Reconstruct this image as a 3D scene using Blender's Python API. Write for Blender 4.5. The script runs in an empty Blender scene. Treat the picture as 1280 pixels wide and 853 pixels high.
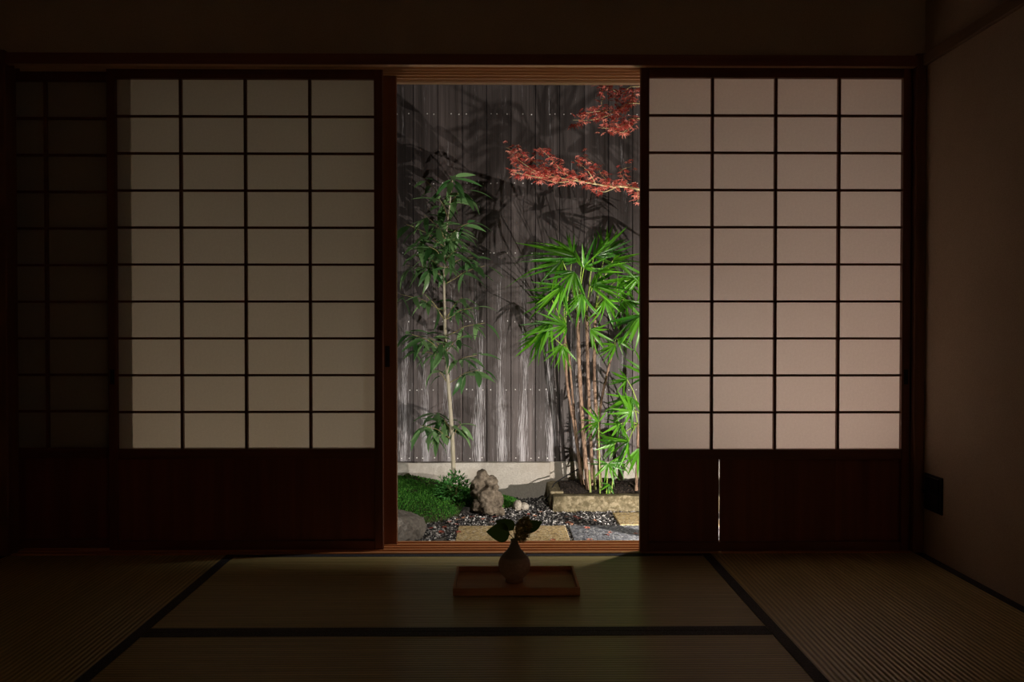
import bpy, bmesh, math, random
from math import sin, cos, pi, radians, tan, atan2, sqrt
from mathutils import Vector, Matrix, Euler, noise

random.seed(7)
S = bpy.context.scene
COL = S.collection
V = Vector

# ------------------------------------------------------------------ camera
F_PX = 1140.0
CAM = V((0.0, -3.35, 0.832))
cam_d = bpy.data.cameras.new('camera')
cam_d.sensor_width = 36.0
cam_d.lens = 36.0 * F_PX / 1280.0
cam_d.clip_start = 0.05
cam = bpy.data.objects.new('camera', cam_d)
cam.location = CAM
cam.rotation_euler = Euler((radians(90 - 0.879), 0, radians(-0.703)), 'XYZ')
COL.objects.link(cam)
S.camera = cam
RC = cam.rotation_euler.to_matrix()


def ray(px, py):
    return RC @ V(((px - 640.0) / F_PX, -(py - 426.5) / F_PX, -1.0))


def at(px, py, Y):
    """point of the place seen at (px, py), standing at depth y = Y"""
    d = ray(px, py)
    return CAM + d * ((Y - CAM.y) / d.y)


def atz(px, py, z):
    d = ray(px, py)
    return CAM + d * ((z - CAM.z) / d.z)


# ------------------------------------------------------------------ world, exposure
w = bpy.data.worlds.new('night_sky')
S.world = w
w.use_nodes = True
w.node_tree.nodes['Background'].inputs[0].default_value = (0.35, 0.40, 0.55, 1)
w.node_tree.nodes['Background'].inputs[1].default_value = 0.004
S.view_settings.view_transform = 'Standard'
S.view_settings.look = 'None'
S.view_settings.exposure = 0.0
S.view_settings.gamma = 1.0
S.view_settings.use_curve_mapping = False
S.cycles.use_denoising = True
S.cycles.max_bounces = 14
S.cycles.diffuse_bounces = 8
S.cycles.transmission_bounces = 8
S.cycles.transparent_max_bounces = 12
S.cycles.sample_clamp_indirect = 4.0
S.cycles.caustics_reflective = False
S.cycles.caustics_refractive = False

LAMP_A = 150.0      # spotlight beside the palm bed
LAMP_B = 45.0       # spotlight on the sapling's side
LAMP_C = 115.0       # eave downlight over the slabs
LAMP_D = 50.0       # spotlight washing the right-hand screen from the garden
LAMP_F = 170.0       # uplight on the maple
LAMP_FILL = 4.4     # dim fill lamp added behind the camera
LAMP_E = 22.0       # spotlight washing the left-hand screen from the garden


# ------------------------------------------------------------------ materials
class Mat:
    def __init__(s, name):
        s.m = bpy.data.materials.new(name)
        s.m.use_nodes = True
        s.t = s.m.node_tree
        s.t.nodes.clear()
        s.out = s.t.nodes.new('ShaderNodeOutputMaterial')

    def n(s, typ, ins=None, **kw):
        nd = s.t.nodes.new(typ)
        for k, v in kw.items():
            setattr(nd, k, v)
        for k, v in (ins or {}).items():
            s.put(nd.inputs[k], v)
        return nd

    def put(s, sock, v):
        if isinstance(v, bpy.types.NodeSocket):
            s.t.links.new(v, sock)
        elif isinstance(v, bpy.types.Node):
            s.t.links.new(v.outputs[0], sock)
        elif isinstance(v, (tuple, list)) and len(v) == 3 and sock.type == 'RGBA':
            sock.default_value = (*v, 1)
        else:
            sock.default_value = v

    def coord(s, scale=(1, 1, 1), which='Object', loc=(0, 0, 0)):
        c = s.n('ShaderNodeTexCoord')
        mp = s.n('ShaderNodeMapping', {'Vector': c.outputs[which], 'Scale': scale, 'Location': loc})
        return mp.outputs[0]

    def noise(s, vec, scale=5.0, detail=4.0, rough=0.55, w=None):
        nd = s.n('ShaderNodeTexNoise', {'Vector': vec, 'Scale': scale, 'Detail': detail, 'Roughness': rough})
        if w is not None:
            nd.noise_dimensions = '4D'
            s.put(nd.inputs['W'], w)
        return nd.outputs[0]

    def ramp(s, fac, stops):
        r = s.n('ShaderNodeValToRGB', {'Fac': fac})
        e = r.color_ramp.elements
        while len(e) < len(stops):
            e.new(0.5)
        for k, (p, c) in enumerate(stops):
            e[k].position = p
            e[k].color = (*c, 1) if len(c) == 3 else c
        return r.outputs[0]

    def mix(s, fac, a, b, blend='MIX'):
        m = s.n('ShaderNodeMix', data_type='RGBA', blend_type=blend)
        s.put(m.inputs[0], fac)
        s.put(m.inputs[6], a)
        s.put(m.inputs[7], b)
        return m.outputs[2]

    def math(s, op, a, b=0.0):
        m = s.n('ShaderNodeMath', operation=op)
        s.put(m.inputs[0], a)
        s.put(m.inputs[1], b)
        return m.outputs[0]

    def bump(s, h, strength=0.3, dist=0.01):
        return s.n('ShaderNodeBump', {'Height': h, 'Strength': strength, 'Distance': dist}).outputs[0]

    def bsdf(s, color, rough=0.6, normal=None, spec=0.4, metal=0.0, **kw):
        b = s.n('ShaderNodeBsdfPrincipled', {'Base Color': color, 'Roughness': rough,
                                             'Specular IOR Level': spec, 'Metallic': metal})
        if normal is not None:
            s.put(b.inputs['Normal'], normal)
        for k, v in kw.items():
            s.put(b.inputs[k], v)
        return b.outputs[0]

    def done(s, shader):
        s.put(s.out.inputs[0], shader)
        return s.m


def wood(name, c0, c1, axis='X', rough=0.5, spec=0.4, bump=0.15, gs=1.0):
    m = Mat(name)
    sc = {'X': (2, 45, 45), 'Y': (45, 2, 45), 'Z': (45, 45, 2)}[axis]
    rnd = m.n('ShaderNodeObjectInfo').outputs['Random']
    wv = m.math('MULTIPLY', rnd, 40.0)
    n = m.noise(m.coord(tuple(v * gs for v in sc)), 1.0, 5.0, 0.6, wv)
    big = m.noise(m.coord(tuple(v * gs * 0.15 for v in sc)), 1.0, 2.0, 0.5, wv)
    f = m.math('ADD', m.math('MULTIPLY', n, 0.65), m.math('MULTIPLY', big, 0.35))
    c = m.ramp(f, [(0.32, c0), (0.68, c1)])
    return m.done(m.bsdf(c, rough, m.bump(n, bump, 0.004), spec))


M = {}
M['frame'] = wood('dark_frame_wood', (0.110, 0.034, 0.018), (0.200, 0.066, 0.035), 'Z', 0.45)
M['frame_h'] = wood('dark_frame_wood_cross', (0.110, 0.034, 0.018), (0.200, 0.066, 0.035), 'X', 0.45)
M['board'] = wood('panel_board_wood', (0.13, 0.034, 0.018), (0.26, 0.078, 0.040), 'Z', 0.5, gs=0.6)
M['kamoi'] = wood('head_track_wood', (0.62, 0.40, 0.24), (0.80, 0.56, 0.36), 'X', 0.4)
M['sill'] = wood('sill_wood', (0.52, 0.21, 0.080), (0.70, 0.32, 0.135), 'X', 0.35)
M['post'] = wood('post_wood', (0.13, 0.055, 0.032), (0.22, 0.100, 0.058), 'Z', 0.5)
M['trim'] = wood('trim_wood', (0.20, 0.070, 0.042), (0.30, 0.110, 0.066), 'X', 0.5)
M['trim_y'] = wood('side_trim_wood', (0.20, 0.13, 0.085), (0.32, 0.21, 0.14), 'Y', 0.5)
M['glassframe'] = wood('outer_door_wood', (0.22, 0.088, 0.042), (0.36, 0.155, 0.072), 'Z', 0.4)
M['ceiling'] = wood('ceiling_wood', (0.13, 0.08, 0.05), (0.20, 0.13, 0.08), 'X', 0.6)
M['tray'] = wood('tray_wood', (0.50, 0.220, 0.095), (0.70, 0.350, 0.160), 'X', 0.5, 0.3, gs=1.6)
M['black_iron'] = Mat('black_iron')
M['black_iron'] = M['black_iron'].done(M['black_iron'].bsdf((0.006, 0.006, 0.008), 0.45))


def m_paper():
    m = Mat('shoji_paper')
    n = m.noise(m.coord((30, 30, 30)), 4.0, 6.0, 0.7)
    c = m.ramp(n, [(0.3, (0.80, 0.77, 0.72)), (0.7, (0.88, 0.85, 0.80))])
    d = m.n('ShaderNodeBsdfDiffuse', {'Color': c})
    t = m.n('ShaderNodeBsdfTranslucent', {'Color': c})
    return m.done(m.n('ShaderNodeMixShader', {0: 0.66, 1: d.outputs[0], 2: t.outputs[0]}).outputs[0])


M['paper'] = m_paper()


def m_plaster():
    m = Mat('sand_plaster')
    n = m.noise(m.coord((1, 1, 1)), 260.0, 3.0, 0.6)
    b = m.noise(m.coord((1, 1, 1)), 3.0, 4.0, 0.6)
    f = m.math('ADD', m.math('MULTIPLY', n, 0.6), m.math('MULTIPLY', b, 0.4))
    c = m.ramp(f, [(0.35, (0.46, 0.36, 0.27)), (0.65, (0.60, 0.49, 0.38))])
    return m.done(m.bsdf(c, 0.95, m.bump(n, 0.25, 0.003), 0.1))


M['plaster'] = m_plaster()
_m = Mat('white_fusuma_paper')
M['fusuma'] = _m.done(_m.bsdf((0.80, 0.76, 0.70), 0.8, None, 0.2))  # unseen back wall made white to bounce more light into the room


def m_tatami():
    m = Mat('tatami_rush')
    c = m.n('ShaderNodeTexCoord').outputs['Object']
    sep = m.n('ShaderNodeSeparateXYZ', {0: c})
    wob = m.noise(m.coord((3, 3, 1)), 1.0, 2.0)
    y = m.math('ADD', m.math('MULTIPLY', sep.outputs[1], 2 * pi / 0.0150), m.math('MULTIPLY', wob, 1.2))
    ridge = m.math('SINE', y)
    fine = m.noise(m.coord((12, 200, 1)), 1.0, 3.0, 0.6)
    n = m.noise(m.coord((1.5, 55, 1)), 1.0, 3.0, 0.6)
    col = m.ramp(m.math('ADD', m.math('MULTIPLY', n, 0.6), m.math('MULTIPLY', fine, 0.4)),
                 [(0.36, (0.48, 0.385, 0.150)), (0.64, (0.76, 0.62, 0.28))])
    col = m.mix(m.math('MULTIPLY', m.math('ADD', m.math('MULTIPLY', ridge, -1.0), 1.0), 0.26), col, (0.12, 0.095, 0.035))
    h = m.math('ADD', ridge, m.math('MULTIPLY', fine, 0.6))
    return m.done(m.bsdf(col, 0.37, m.bump(h, 0.5, 0.0014), 0.85))


M['tatami'] = m_tatami()


def m_heri():
    m = Mat('border_cloth')
    v = m.n('ShaderNodeTexVoronoi', {'Vector': m.coord((120, 120, 1)), 'Scale': 1.0}, feature='DISTANCE_TO_EDGE')
    c = m.ramp(v.outputs[0], [(0.02, (0.085, 0.085, 0.105)), (0.12, (0.036, 0.034, 0.042))])
    return m.done(m.bsdf(c, 0.7, None, 0.3))


M['heri'] = m_heri()


def m_fence():
    m = Mat('charred_board')
    rnd = m.n('ShaderNodeObjectInfo').outputs['Random']
    wv = m.math('MULTIPLY', rnd, 60.0)
    oc = m.n('ShaderNodeSeparateXYZ', {0: m.n('ShaderNodeTexCoord').outputs['Object']})
    X, Z = oc.outputs[0], oc.outputs[2]
    g = m.noise(m.coord((48, 48, 0.9)), 1.0, 6.0, 0.65, wv)
    g2 = m.noise(m.coord((170, 170, 1.6)), 1.0, 4.0, 0.6, wv)
    big = m.noise(m.coord((11, 11, 0.5)), 1.0, 3.0, 0.5, wv)
    f = m.math('ADD', m.math('ADD', m.math('MULTIPLY', g, 0.40), m.math('MULTIPLY', g2, 0.28)), m.math('MULTIPLY', big, 0.32))
    base = m.ramp(f, [(0.36, (0.026, 0.022, 0.021)), (0.50, (0.110, 0.095, 0.093)), (0.62, (0.200, 0.175, 0.174))])
    tone = m.ramp(rnd, [(0.0, (0.72, 0.70, 0.70)), (0.5, (1.0, 0.97, 0.97)), (1.0, (1.15, 1.05, 1.00))])
    base = m.mix(1.0, base, tone, 'MULTIPLY')
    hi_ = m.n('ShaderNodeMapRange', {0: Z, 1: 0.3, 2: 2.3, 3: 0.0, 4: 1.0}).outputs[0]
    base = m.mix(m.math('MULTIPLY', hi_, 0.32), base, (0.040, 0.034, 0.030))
    # cathedral figure down the middle of each board; char worn off to silver there, more towards the foot
    wob = m.math('MULTIPLY', m.math('SUBTRACT', m.noise(m.coord((3, 3, 1.3)), 1.0, 3.0, 0.5, wv), 0.5), 0.11)
    u = m.math('ADD', m.math('ADD', X, wob), m.math('MULTIPLY', m.math('SUBTRACT', rnd, 0.5), 0.05))
    band = m.n('ShaderNodeMapRange', {0: m.math('ABSOLUTE', u), 1: 0.050, 2: 0.004, 3: 0.0, 4: 1.0}).outputs[0]
    ring = m.math('SINE', m.math('ADD', m.math('MULTIPLY', u, 620.0), m.math('MULTIPLY', m.noise(m.coord((20, 20, 4)), 1.0, 3.0, 0.6, wv), 14.0)))
    low = m.n('ShaderNodeMapRange', {0: Z, 1: 1.55, 2: 0.15, 3: 0.0, 4: 1.0}).outputs[0]
    brk = m.noise(m.coord((70, 70, 4.0)), 1.0, 7.0, 0.75, wv)
    k = m.math('ADD', m.math('ADD', m.math('MULTIPLY', band, 0.22), m.math('MULTIPLY', ring, 0.10)),
               m.math('ADD', m.math('MULTIPLY', brk, 1.05), m.math('MULTIPLY', low, 0.22)))
    mask = m.ramp(k, [(0.86, (0, 0, 0)), (1.0, (0.9, 0.9, 0.9))])
    col = m.mix(mask, base, (0.60, 0.585, 0.62))
    kn = m.n('ShaderNodeTexVoronoi', {'Vector': m.coord((7.0, 7.0, 2.1)), 'Scale': 1.0, 'Randomness': 1.0})
    knot = m.ramp(kn.outputs[0], [(0.05, (0.45, 0.45, 0.45)), (0.10, (0, 0, 0))])
    col = m.mix(knot, col, (0.26, 0.215, 0.195))
    h = m.math('ADD', g, m.math('MULTIPLY', g2, 0.8))
    return m.done(m.bsdf(col, 0.5, m.bump(h, 0.55, 0.005), 0.4))


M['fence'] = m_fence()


def m_speckle(name, cols, scale, rough=0.85, bump=0.5, big=None):
    m = Mat(name)
    v = m.n('ShaderNodeTexVoronoi', {'Vector': m.coord(), 'Scale': scale})
    wn = m.n('ShaderNodeTexWhiteNoise', {'Vector': v.outputs['Position']})
    n = len(cols)
    c = m.ramp(wn.outputs[0], [(k / (n - 1), x) for k, x in enumerate(cols)])
    if big:
        c = m.mix(m.ramp(m.noise(m.coord(), big[0], 5.0, 0.65), [(0.45, (0, 0, 0)), (0.62, (1, 1, 1))]), c, big[1])
    return m.done(m.bsdf(c, rough, m.bump(m.math('MULTIPLY', v.outputs[0], -1.0), bump, 0.004), 0.3))


M['paver_yellow'] = m_speckle('yellow_aggregate', [(0.16, 0.10, 0.05), (0.60, 0.44, 0.22), (0.72, 0.56, 0.30), (0.42, 0.29, 0.13), (0.80, 0.70, 0.50)], 95)
M['paver_grey'] = m_speckle('grey_aggregate', [(0.04, 0.045, 0.052), (0.16, 0.172, 0.20), (0.30, 0.315, 0.36), (0.12, 0.128, 0.15), (0.55, 0.56, 0.58)], 95)
M['curb'] = m_speckle('yellow_granite', [(0.13, 0.105, 0.06), (0.24, 0.205, 0.125), (0.34, 0.29, 0.19), (0.19, 0.155, 0.085)], 70, 0.9, 0.6, (18.0, (0.12, 0.10, 0.055)))
M['concrete'] = m_speckle('cast_concrete', [(0.50, 0.47, 0.42), (0.58, 0.55, 0.50), (0.62, 0.59, 0.53), (0.54, 0.51, 0.46)], 130, 0.9, 0.25, (4.0, (0.50, 0.46, 0.40)))
M['soil'] = m_speckle('dark_soil', [(0.012, 0.009, 0.007), (0.035, 0.027, 0.022), (0.05, 0.04, 0.035), (0.02, 0.015, 0.012)], 90, 0.95, 0.9)
M['ground'] = m_speckle('garden_earth', [(0.03, 0.025, 0.02), (0.10, 0.09, 0.08), (0.20, 0.19, 0.18), (0.05, 0.04, 0.035)], 70, 0.95, 0.9)
M['mound'] = m_speckle('mossy_earth', [(0.020, 0.035, 0.010), (0.035, 0.060, 0.015), (0.04, 0.03, 0.018), (0.03, 0.05, 0.012)], 60, 0.95, 0.9)


def m_island(name, stops, rough=0.8, transl=0.0, spec=0.3):
    """colour picked per separate piece of a joined mesh (pebbles, moss tips, florets)"""
    m = Mat(name)
    r = m.n('ShaderNodeNewGeometry').outputs['Random Per Island']
    c = m.ramp(r, stops)
    b = m.bsdf(c, rough, None, spec)
    if transl:
        t = m.n('ShaderNodeBsdfTranslucent', {'Color': c})
        b = m.n('ShaderNodeMixShader', {0: transl, 1: b, 2: t.outputs[0]}).outputs[0]
    return m.done(b)


M['gravel'] = m_island('black_white_gravel', [(0.0, (0.02, 0.02, 0.022)), (0.45, (0.07, 0.068, 0.07)), (0.72, (0.25, 0.24, 0.24)), (0.88, (0.62, 0.60, 0.58)), (1.0, (0.85, 0.83, 0.80))])
M['moss'] = m_island('moss_green', [(0.0, (0.020, 0.110, 0.012)), (0.6, (0.060, 0.240, 0.028)), (1.0, (0.140, 0.380, 0.050))], 0.8, 0.25)
M['chips'] = m_island('bark_chips', [(0.0, (0.012, 0.009, 0.007)), (0.7, (0.045, 0.032, 0.025)), (1.0, (0.12, 0.09, 0.07))])


def m_leaf(name, c0, c1, transl=0.25, rough=0.35, spec=0.5):
    m = Mat(name)
    r = m.n('ShaderNodeObjectInfo').outputs['Random']
    c = m.ramp(r, [(0.0, c0), (1.0, c1)])
    b = m.bsdf(c, rough, None, spec)
    t = m.n('ShaderNodeBsdfTranslucent', {'Color': c})
    return m.done(m.n('ShaderNodeMixShader', {0: transl, 1: b, 2: t.outputs[0]}).outputs[0])


M['oak_leaf'] = m_leaf('glossy_dark_leaf', (0.035, 0.120, 0.030), (0.200, 0.360, 0.140), 0.22, 0.3)
M['palm_leaf'] = m_leaf('palm_leaf', (0.022, 0.130, 0.006), (0.140, 0.420, 0.022), 0.28)
M['palm_stalk'] = m_leaf('palm_stalk', (0.30, 0.48, 0.06), (0.46, 0.62, 0.15), 0.1)
M['maple'] = m_leaf('red_maple_leaf', (0.55, 0.080, 0.065), (0.90, 0.380, 0.290), 0.35, 0.45)
M['fallen'] = m_leaf('fallen_leaf', (0.40, 0.075, 0.055), (0.62, 0.30, 0.19), 0.1, 0.7)
M['maple_stuff'] = m_island('red_maple_leaf_mass', [(0.0, (0.48, 0.060, 0.050)), (0.5, (0.66, 0.160, 0.12)), (1.0, (0.90, 0.38, 0.27))], 0.5, 0.35)
M['bush'] = m_island('groundcover_leaf', [(0.0, (0.035, 0.160, 0.030)), (1.0, (0.130, 0.400, 0.095))], 0.5, 0.2)
M['vase_leaf'] = m_leaf('hydrangea_leaf', (0.060, 0.150, 0.030), (0.085, 0.190, 0.040), 0.25, 0.6, 0.25)
M['floret'] = m_island('dried_floret', [(0.0, (0.28, 0.23, 0.07)), (0.6, (0.50, 0.42, 0.14)), (1.0, (0.66, 0.58, 0.28))], 0.7, 0.5)


def m_bark(name, c0, c1, sc=(60, 60, 12)):
    m = Mat(name)
    n = m.noise(m.coord(sc), 1.0, 5.0, 0.65)
    c = m.ramp(n, [(0.32, c0), (0.66, c1)])
    return m.done(m.bsdf(c, 0.8, m.bump(n, 0.5, 0.004), 0.25))


M['sapling_bark'] = m_bark('smooth_pale_bark', (0.30, 0.27, 0.19), (0.52, 0.48, 0.38))
M['twig'] = m_bark('green_brown_twig', (0.16, 0.13, 0.06), (0.33, 0.30, 0.14))
M['maple_twig'] = m_bark('maple_twig', (0.52, 0.46, 0.20), (0.76, 0.70, 0.40))
M['maple_bark'] = m_bark('maple_bark', (0.10, 0.08, 0.06), (0.24, 0.20, 0.15), (30, 30, 10))
M['cane'] = m_bark('fibrous_cane', (0.07, 0.040, 0.026), (0.52, 0.35, 0.25), (90, 90, 22))
M['shoot'] = m_bark('green_shoot', (0.24, 0.30, 0.08), (0.46, 0.50, 0.20), (40, 40, 10))


def m_rock(name, c0, c1, c2):
    m = Mat(name)
    n = m.noise(m.coord(), 14.0, 8.0, 0.7)
    v = m.noise(m.coord(), 60.0, 4.0, 0.6)
    f = m.math('ADD', m.math('MULTIPLY', n, 0.65), m.math('MULTIPLY', v, 0.35))
    c = m.ramp(f, [(0.34, c0), (0.52, c1), (0.70, c2)])
    return m.done(m.bsdf(c, 0.9, m.bump(f, 0.8, 0.015), 0.2))


M['rock_brown'] = m_rock('lumpy_brown_rock', (0.040, 0.032, 0.024), (0.170, 0.140, 0.105), (0.360, 0.310, 0.245))
M['rock_grey'] = m_rock('grey_boulder', (0.090, 0.080, 0.070), (0.220, 0.200, 0.175), (0.360, 0.330, 0.290))
M['rock_pale'] = m_rock('pale_cobble', (0.25, 0.22, 0.18), (0.42, 0.38, 0.32), (0.56, 0.52, 0.45))
M['rock_dark'] = m_rock('dark_stone', (0.03, 0.03, 0.03), (0.08, 0.075, 0.07), (0.15, 0.14, 0.13))


def m_vase():
    m = Mat('clay_vase')
    n = m.noise(m.coord(), 90.0, 5.0, 0.6)
    sep = m.n('ShaderNodeSeparateXYZ', {0: m.n('ShaderNodeTexCoord').outputs['Object']})
    edge = m.math('ADD', sep.outputs[2], m.math('MULTIPLY', m.noise(m.coord(), 30.0, 3.0), 0.012))
    glaze = m.ramp(m.n('ShaderNodeMapRange', {0: edge, 1: 0.084, 2: 0.090}).outputs[0], [(0, (0, 0, 0)), (1, (1, 1, 1))])
    c = m.mix(glaze, m.ramp(n, [(0.3, (0.38, 0.27, 0.21)), (0.7, (0.52, 0.39, 0.31))]), (0.26, 0.22, 0.18))
    return m.done(m.bsdf(c, 0.55, m.bump(n, 0.3, 0.002), 0.4))


M['vase'] = m_vase()


def m_glass():
    m = Mat('window_glass')
    g = m.n('ShaderNodeBsdfGlossy', {'Color': (1, 1, 1), 'Roughness': 0.02})
    t = m.n('ShaderNodeBsdfTransparent', {'Color': (0.93, 0.95, 0.94)})
    return m.done(m.n('ShaderNodeMixShader', {0: 0.07, 1: t.outputs[0], 2: g.outputs[0]}).outputs[0])


M['glass'] = m_glass()
_m = Mat('steel_nail')
M['nail'] = _m.done(_m.bsdf((0.88, 0.87, 0.86), 0.35, None, 0.8, 0.0))
_m = Mat('black_cable')
M['cable'] = _m.done(_m.bsdf((0.010, 0.010, 0.011), 0.5))
_m = Mat('lamp_glow')
M['glow'] = _m.done(_m.n('ShaderNodeEmission', {'Color': (1, 0.93, 0.82), 'Strength': 6.0}).outputs[0])


# ------------------------------------------------------------------ mesh helpers
class MB:
    def __init__(s):
        s.v, s.f = [], []

    def raw(s, vs, fs):
        k = len(s.v)
        s.v += [tuple(v) for v in vs]
        s.f += [tuple(k + i for i in f) for f in fs]
        return s

    def box(s, x0, x1, y0, y1, z0, z1):
        vs = [(x, y, z) for x in (x0, x1) for y in (y0, y1) for z in (z0, z1)]
        return s.raw(vs, [(0, 1, 3, 2), (4, 6, 7, 5), (0, 4, 5, 1), (2, 3, 7, 6), (0, 2, 6, 4), (1, 5, 7, 3)])

    def tube(s, pts, radii, n=6, cap=True):
        pts = [V(p) for p in pts]
        if not isinstance(radii, (list, tuple)):
            radii = [radii] * len(pts)
        vs, fs = [], []
        ref = V((0.31, 0.17, 0.93))
        for i, p in enumerate(pts):
            d = (pts[min(i + 1, len(pts) - 1)] - pts[max(i - 1, 0)]).normalized()
            if abs(d.dot(ref)) > 0.97:
                ref = V((1, 0.1, 0.05))
            a = d.cross(ref).normalized()
            b = d.cross(a).normalized()
            for k in range(n):
                t = 2 * pi * k / n
                vs.append(p + (a * cos(t) + b * sin(t)) * radii[i])
        for i in range(len(pts) - 1):
            for k in range(n):
                fs.append((i * n + k, (i + 1) * n + k, (i + 1) * n + (k + 1) % n, i * n + (k + 1) % n))
        if cap:
            fs.append(tuple(range(n)))
            fs.append(tuple(reversed(range((len(pts) - 1) * n, len(pts) * n))))
        return s.raw(vs, fs)

    def lathe(s, prof, c=(0, 0, 0), n=32):
        vs, fs = [], []
        for r, z in prof:
            for k in range(n):
                t = 2 * pi * k / n
                vs.append((c[0] + r * cos(t), c[1] + r * sin(t), c[2] + z))
        for i in range(len(prof) - 1):
            for k in range(n):
                fs.append((i * n + k, i * n + (k + 1) % n, (i + 1) * n + (k + 1) % n, (i + 1) * n + k))
        fs.append(tuple(reversed(range(n))))
        return s.raw(vs, fs)

    def mesh(s, name, mat, smooth=False, off=None):
        me = bpy.data.meshes.new(name)
        vs = s.v if off is None else [(a - off[0], b - off[1], c - off[2]) for a, b, c in s.v]
        me.from_pydata(vs, [], s.f)
        me.materials.append(mat)
        if smooth:
            me.polygons.foreach_set('use_smooth', [True] * len(me.polygons))
        me.update()
        return me

    def build(s, name, mat, parent=None, smooth=False, origin=None, bevel=0.0, world=True):
        """one mesh object; vertices are world positions unless world=False"""
        base = wpos(parent)
        org = V(origin) if origin is not None else (base if parent else V((0, 0, 0)))
        me = s.mesh(name, mat, smooth, org if world else None)
        o = bpy.data.objects.new(name, me)
        COL.objects.link(o)
        o.parent = parent
        o.location = org - base
        if bevel:
            b = o.modifiers.new('edge', 'BEVEL')
            b.width = bevel
            b.segments = 1
        return o


def wpos(o):
    p = V((0, 0, 0))
    while o is not None:
        p = p + o.location
        o = o.parent
    return p


def put(name, me, parent, mtx):
    """link an object that shares mesh data; mtx is in world space, parents carry only positions"""
    o = bpy.data.objects.new(name, me)
    COL.objects.link(o)
    o.parent = parent
    m = mtx.copy()
    m.translation = m.translation - wpos(parent)
    o.matrix_basis = m
    return o


def tag(o, label=None, cat=None, group=None, kind=None):
    if label: o['label'] = label
    if cat: o['category'] = cat
    if group: o['group'] = group
    if kind: o['kind'] = kind
    return o


def thing(name, loc, label, cat, group=None):
    o = bpy.data.objects.new(name, None)
    o.empty_display_size = 0.05
    COL.objects.link(o)
    o.location = loc
    return tag(o, label, cat, group)


def struct(name, mb, mat, label=None, bevel=0.0, origin=None):
    o = mb.build(name, mat, None, bevel=bevel, origin=origin)
    o['kind'] = 'structure'
    if label: o['label'] = label
    return o


def orient(p, d, up, scale=1.0, roll=0.0):
    """matrix with local x along d, local z near up"""
    x = V(d).normalized()
    z = V(up)
    z = (z - x * z.dot(x))
    if z.length < 1e-4:
        z = V((0, 1, 0)) - x * x.y
    z.normalize()
    if roll:
        z = Matrix.Rotation(roll, 3, x) @ z
    y = z.cross(x)
    sc = scale if isinstance(scale, (tuple, list)) else (scale,) * 3
    m = Matrix((x * sc[0], y * sc[1], z * sc[2])).transposed().to_4x4()
    m.translation = p
    return m


R = random.Random(11)
U = R.uniform

# ================================================================== THE ROOM
XL, XR, YB = -1.83, 1.555, -4.30
ZC = 2.42
ZH = 1.782       # underside of the head track

# floor with its mats
floor = struct('floor', MB().box(XL - 0.1, XR + 0.1, YB - 0.1, -0.02, -0.12, -0.05), M['trim'],
               'tatami floor of the dark room')
TL, TW, TH = 1.70, 0.85, 0.05


def mat_mesh(L, W):
    mb = MB().box(-L / 2 + 0.001, L / 2 - 0.001, -W / 2 + 0.001, W / 2 - 0.001, -TH, 0.0)
    return mb.mesh('tatami_mat', M['tatami'])


def heri_mesh(L):
    return MB().box(-L / 2 + 0.001, L / 2 - 0.001, -0.0165, 0.0165, -0.01, 0.0014).mesh('cloth_border', M['heri'])


_mats = {}


def tatami(cx, cy, rot, L=TL, W=TW):
    if (L, W) not in _mats:
        _mats[(L, W)] = (mat_mesh(L, W), heri_mesh(L))
    me, he = _mats[(L, W)]
    o = bpy.data.objects.new('tatami_mat', me)
    COL.objects.link(o)
    o.parent = floor
    o.location = (cx, cy, 0)
    o.rotation_euler = (0, 0, rot)
    for s in (-1, 1):
        h = bpy.data.objects.new('cloth_border', he)
        COL.objects.link(h)
        h.parent = o
        h.location = (0, s * (W / 2 - 0.0178), 0)


XA, XB = -0.965, 0.735
Y0 = -0.022
for k in range(4):
    tatami((XA + XB) / 2, Y0 - TW * (k + 0.5), 0)
for k in range(2):
    tatami(XA - 0.4315, Y0 - TL * (k + 0.5), pi / 2, TL, 0.863)
    tatami((XB + XR) / 2, Y0 - TL * (k + 0.5), pi / 2, TL, XR - XB)
yl = Y0 - TW * 4
wl = (yl - YB)
for k in range(2):
    tatami(XL + (XR - XL) / 4 * (1 + 2 * k), yl - wl / 2, 0, (XR - XL) / 2, wl)

# walls and ceiling
wf = MB()
wf.box(XL - 0.75, XR + 0.12, -0.012, 0.225, 1.82, ZC + 0.05)       # wall over the openings
wf.box(XL - 0.75, XL - 0.002, -0.012, 0.045, -0.12, 1.82)          # pocket front left of the corner post
struct('wall_front', wf, M['plaster'], 'dark plaster wall over the sliding screens')
struct('wall_right', MB().box(XR, XR + 0.12, YB - 0.1, -0.012, -0.12, ZC + 0.05), M['plaster'], 'dim sandy plaster side wall')
struct('wall_left', MB().box(XL - 0.12, XL, YB - 0.1, -0.012, -0.12, ZC + 0.05), M['plaster'], 'dark plaster side wall')
struct('wall_back', MB().box(XL - 0.12, XR + 0.12, YB - 0.1, YB, -0.12, ZC + 0.05), M['fusuma'], 'unseen back wall of the room, papered white to bounce light')
struct('ceiling', MB().box(XL - 0.12, XR + 0.12, YB - 0.1, 0.225, ZC, ZC + 0.06), M['ceiling'], 'dark board ceiling')
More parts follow.
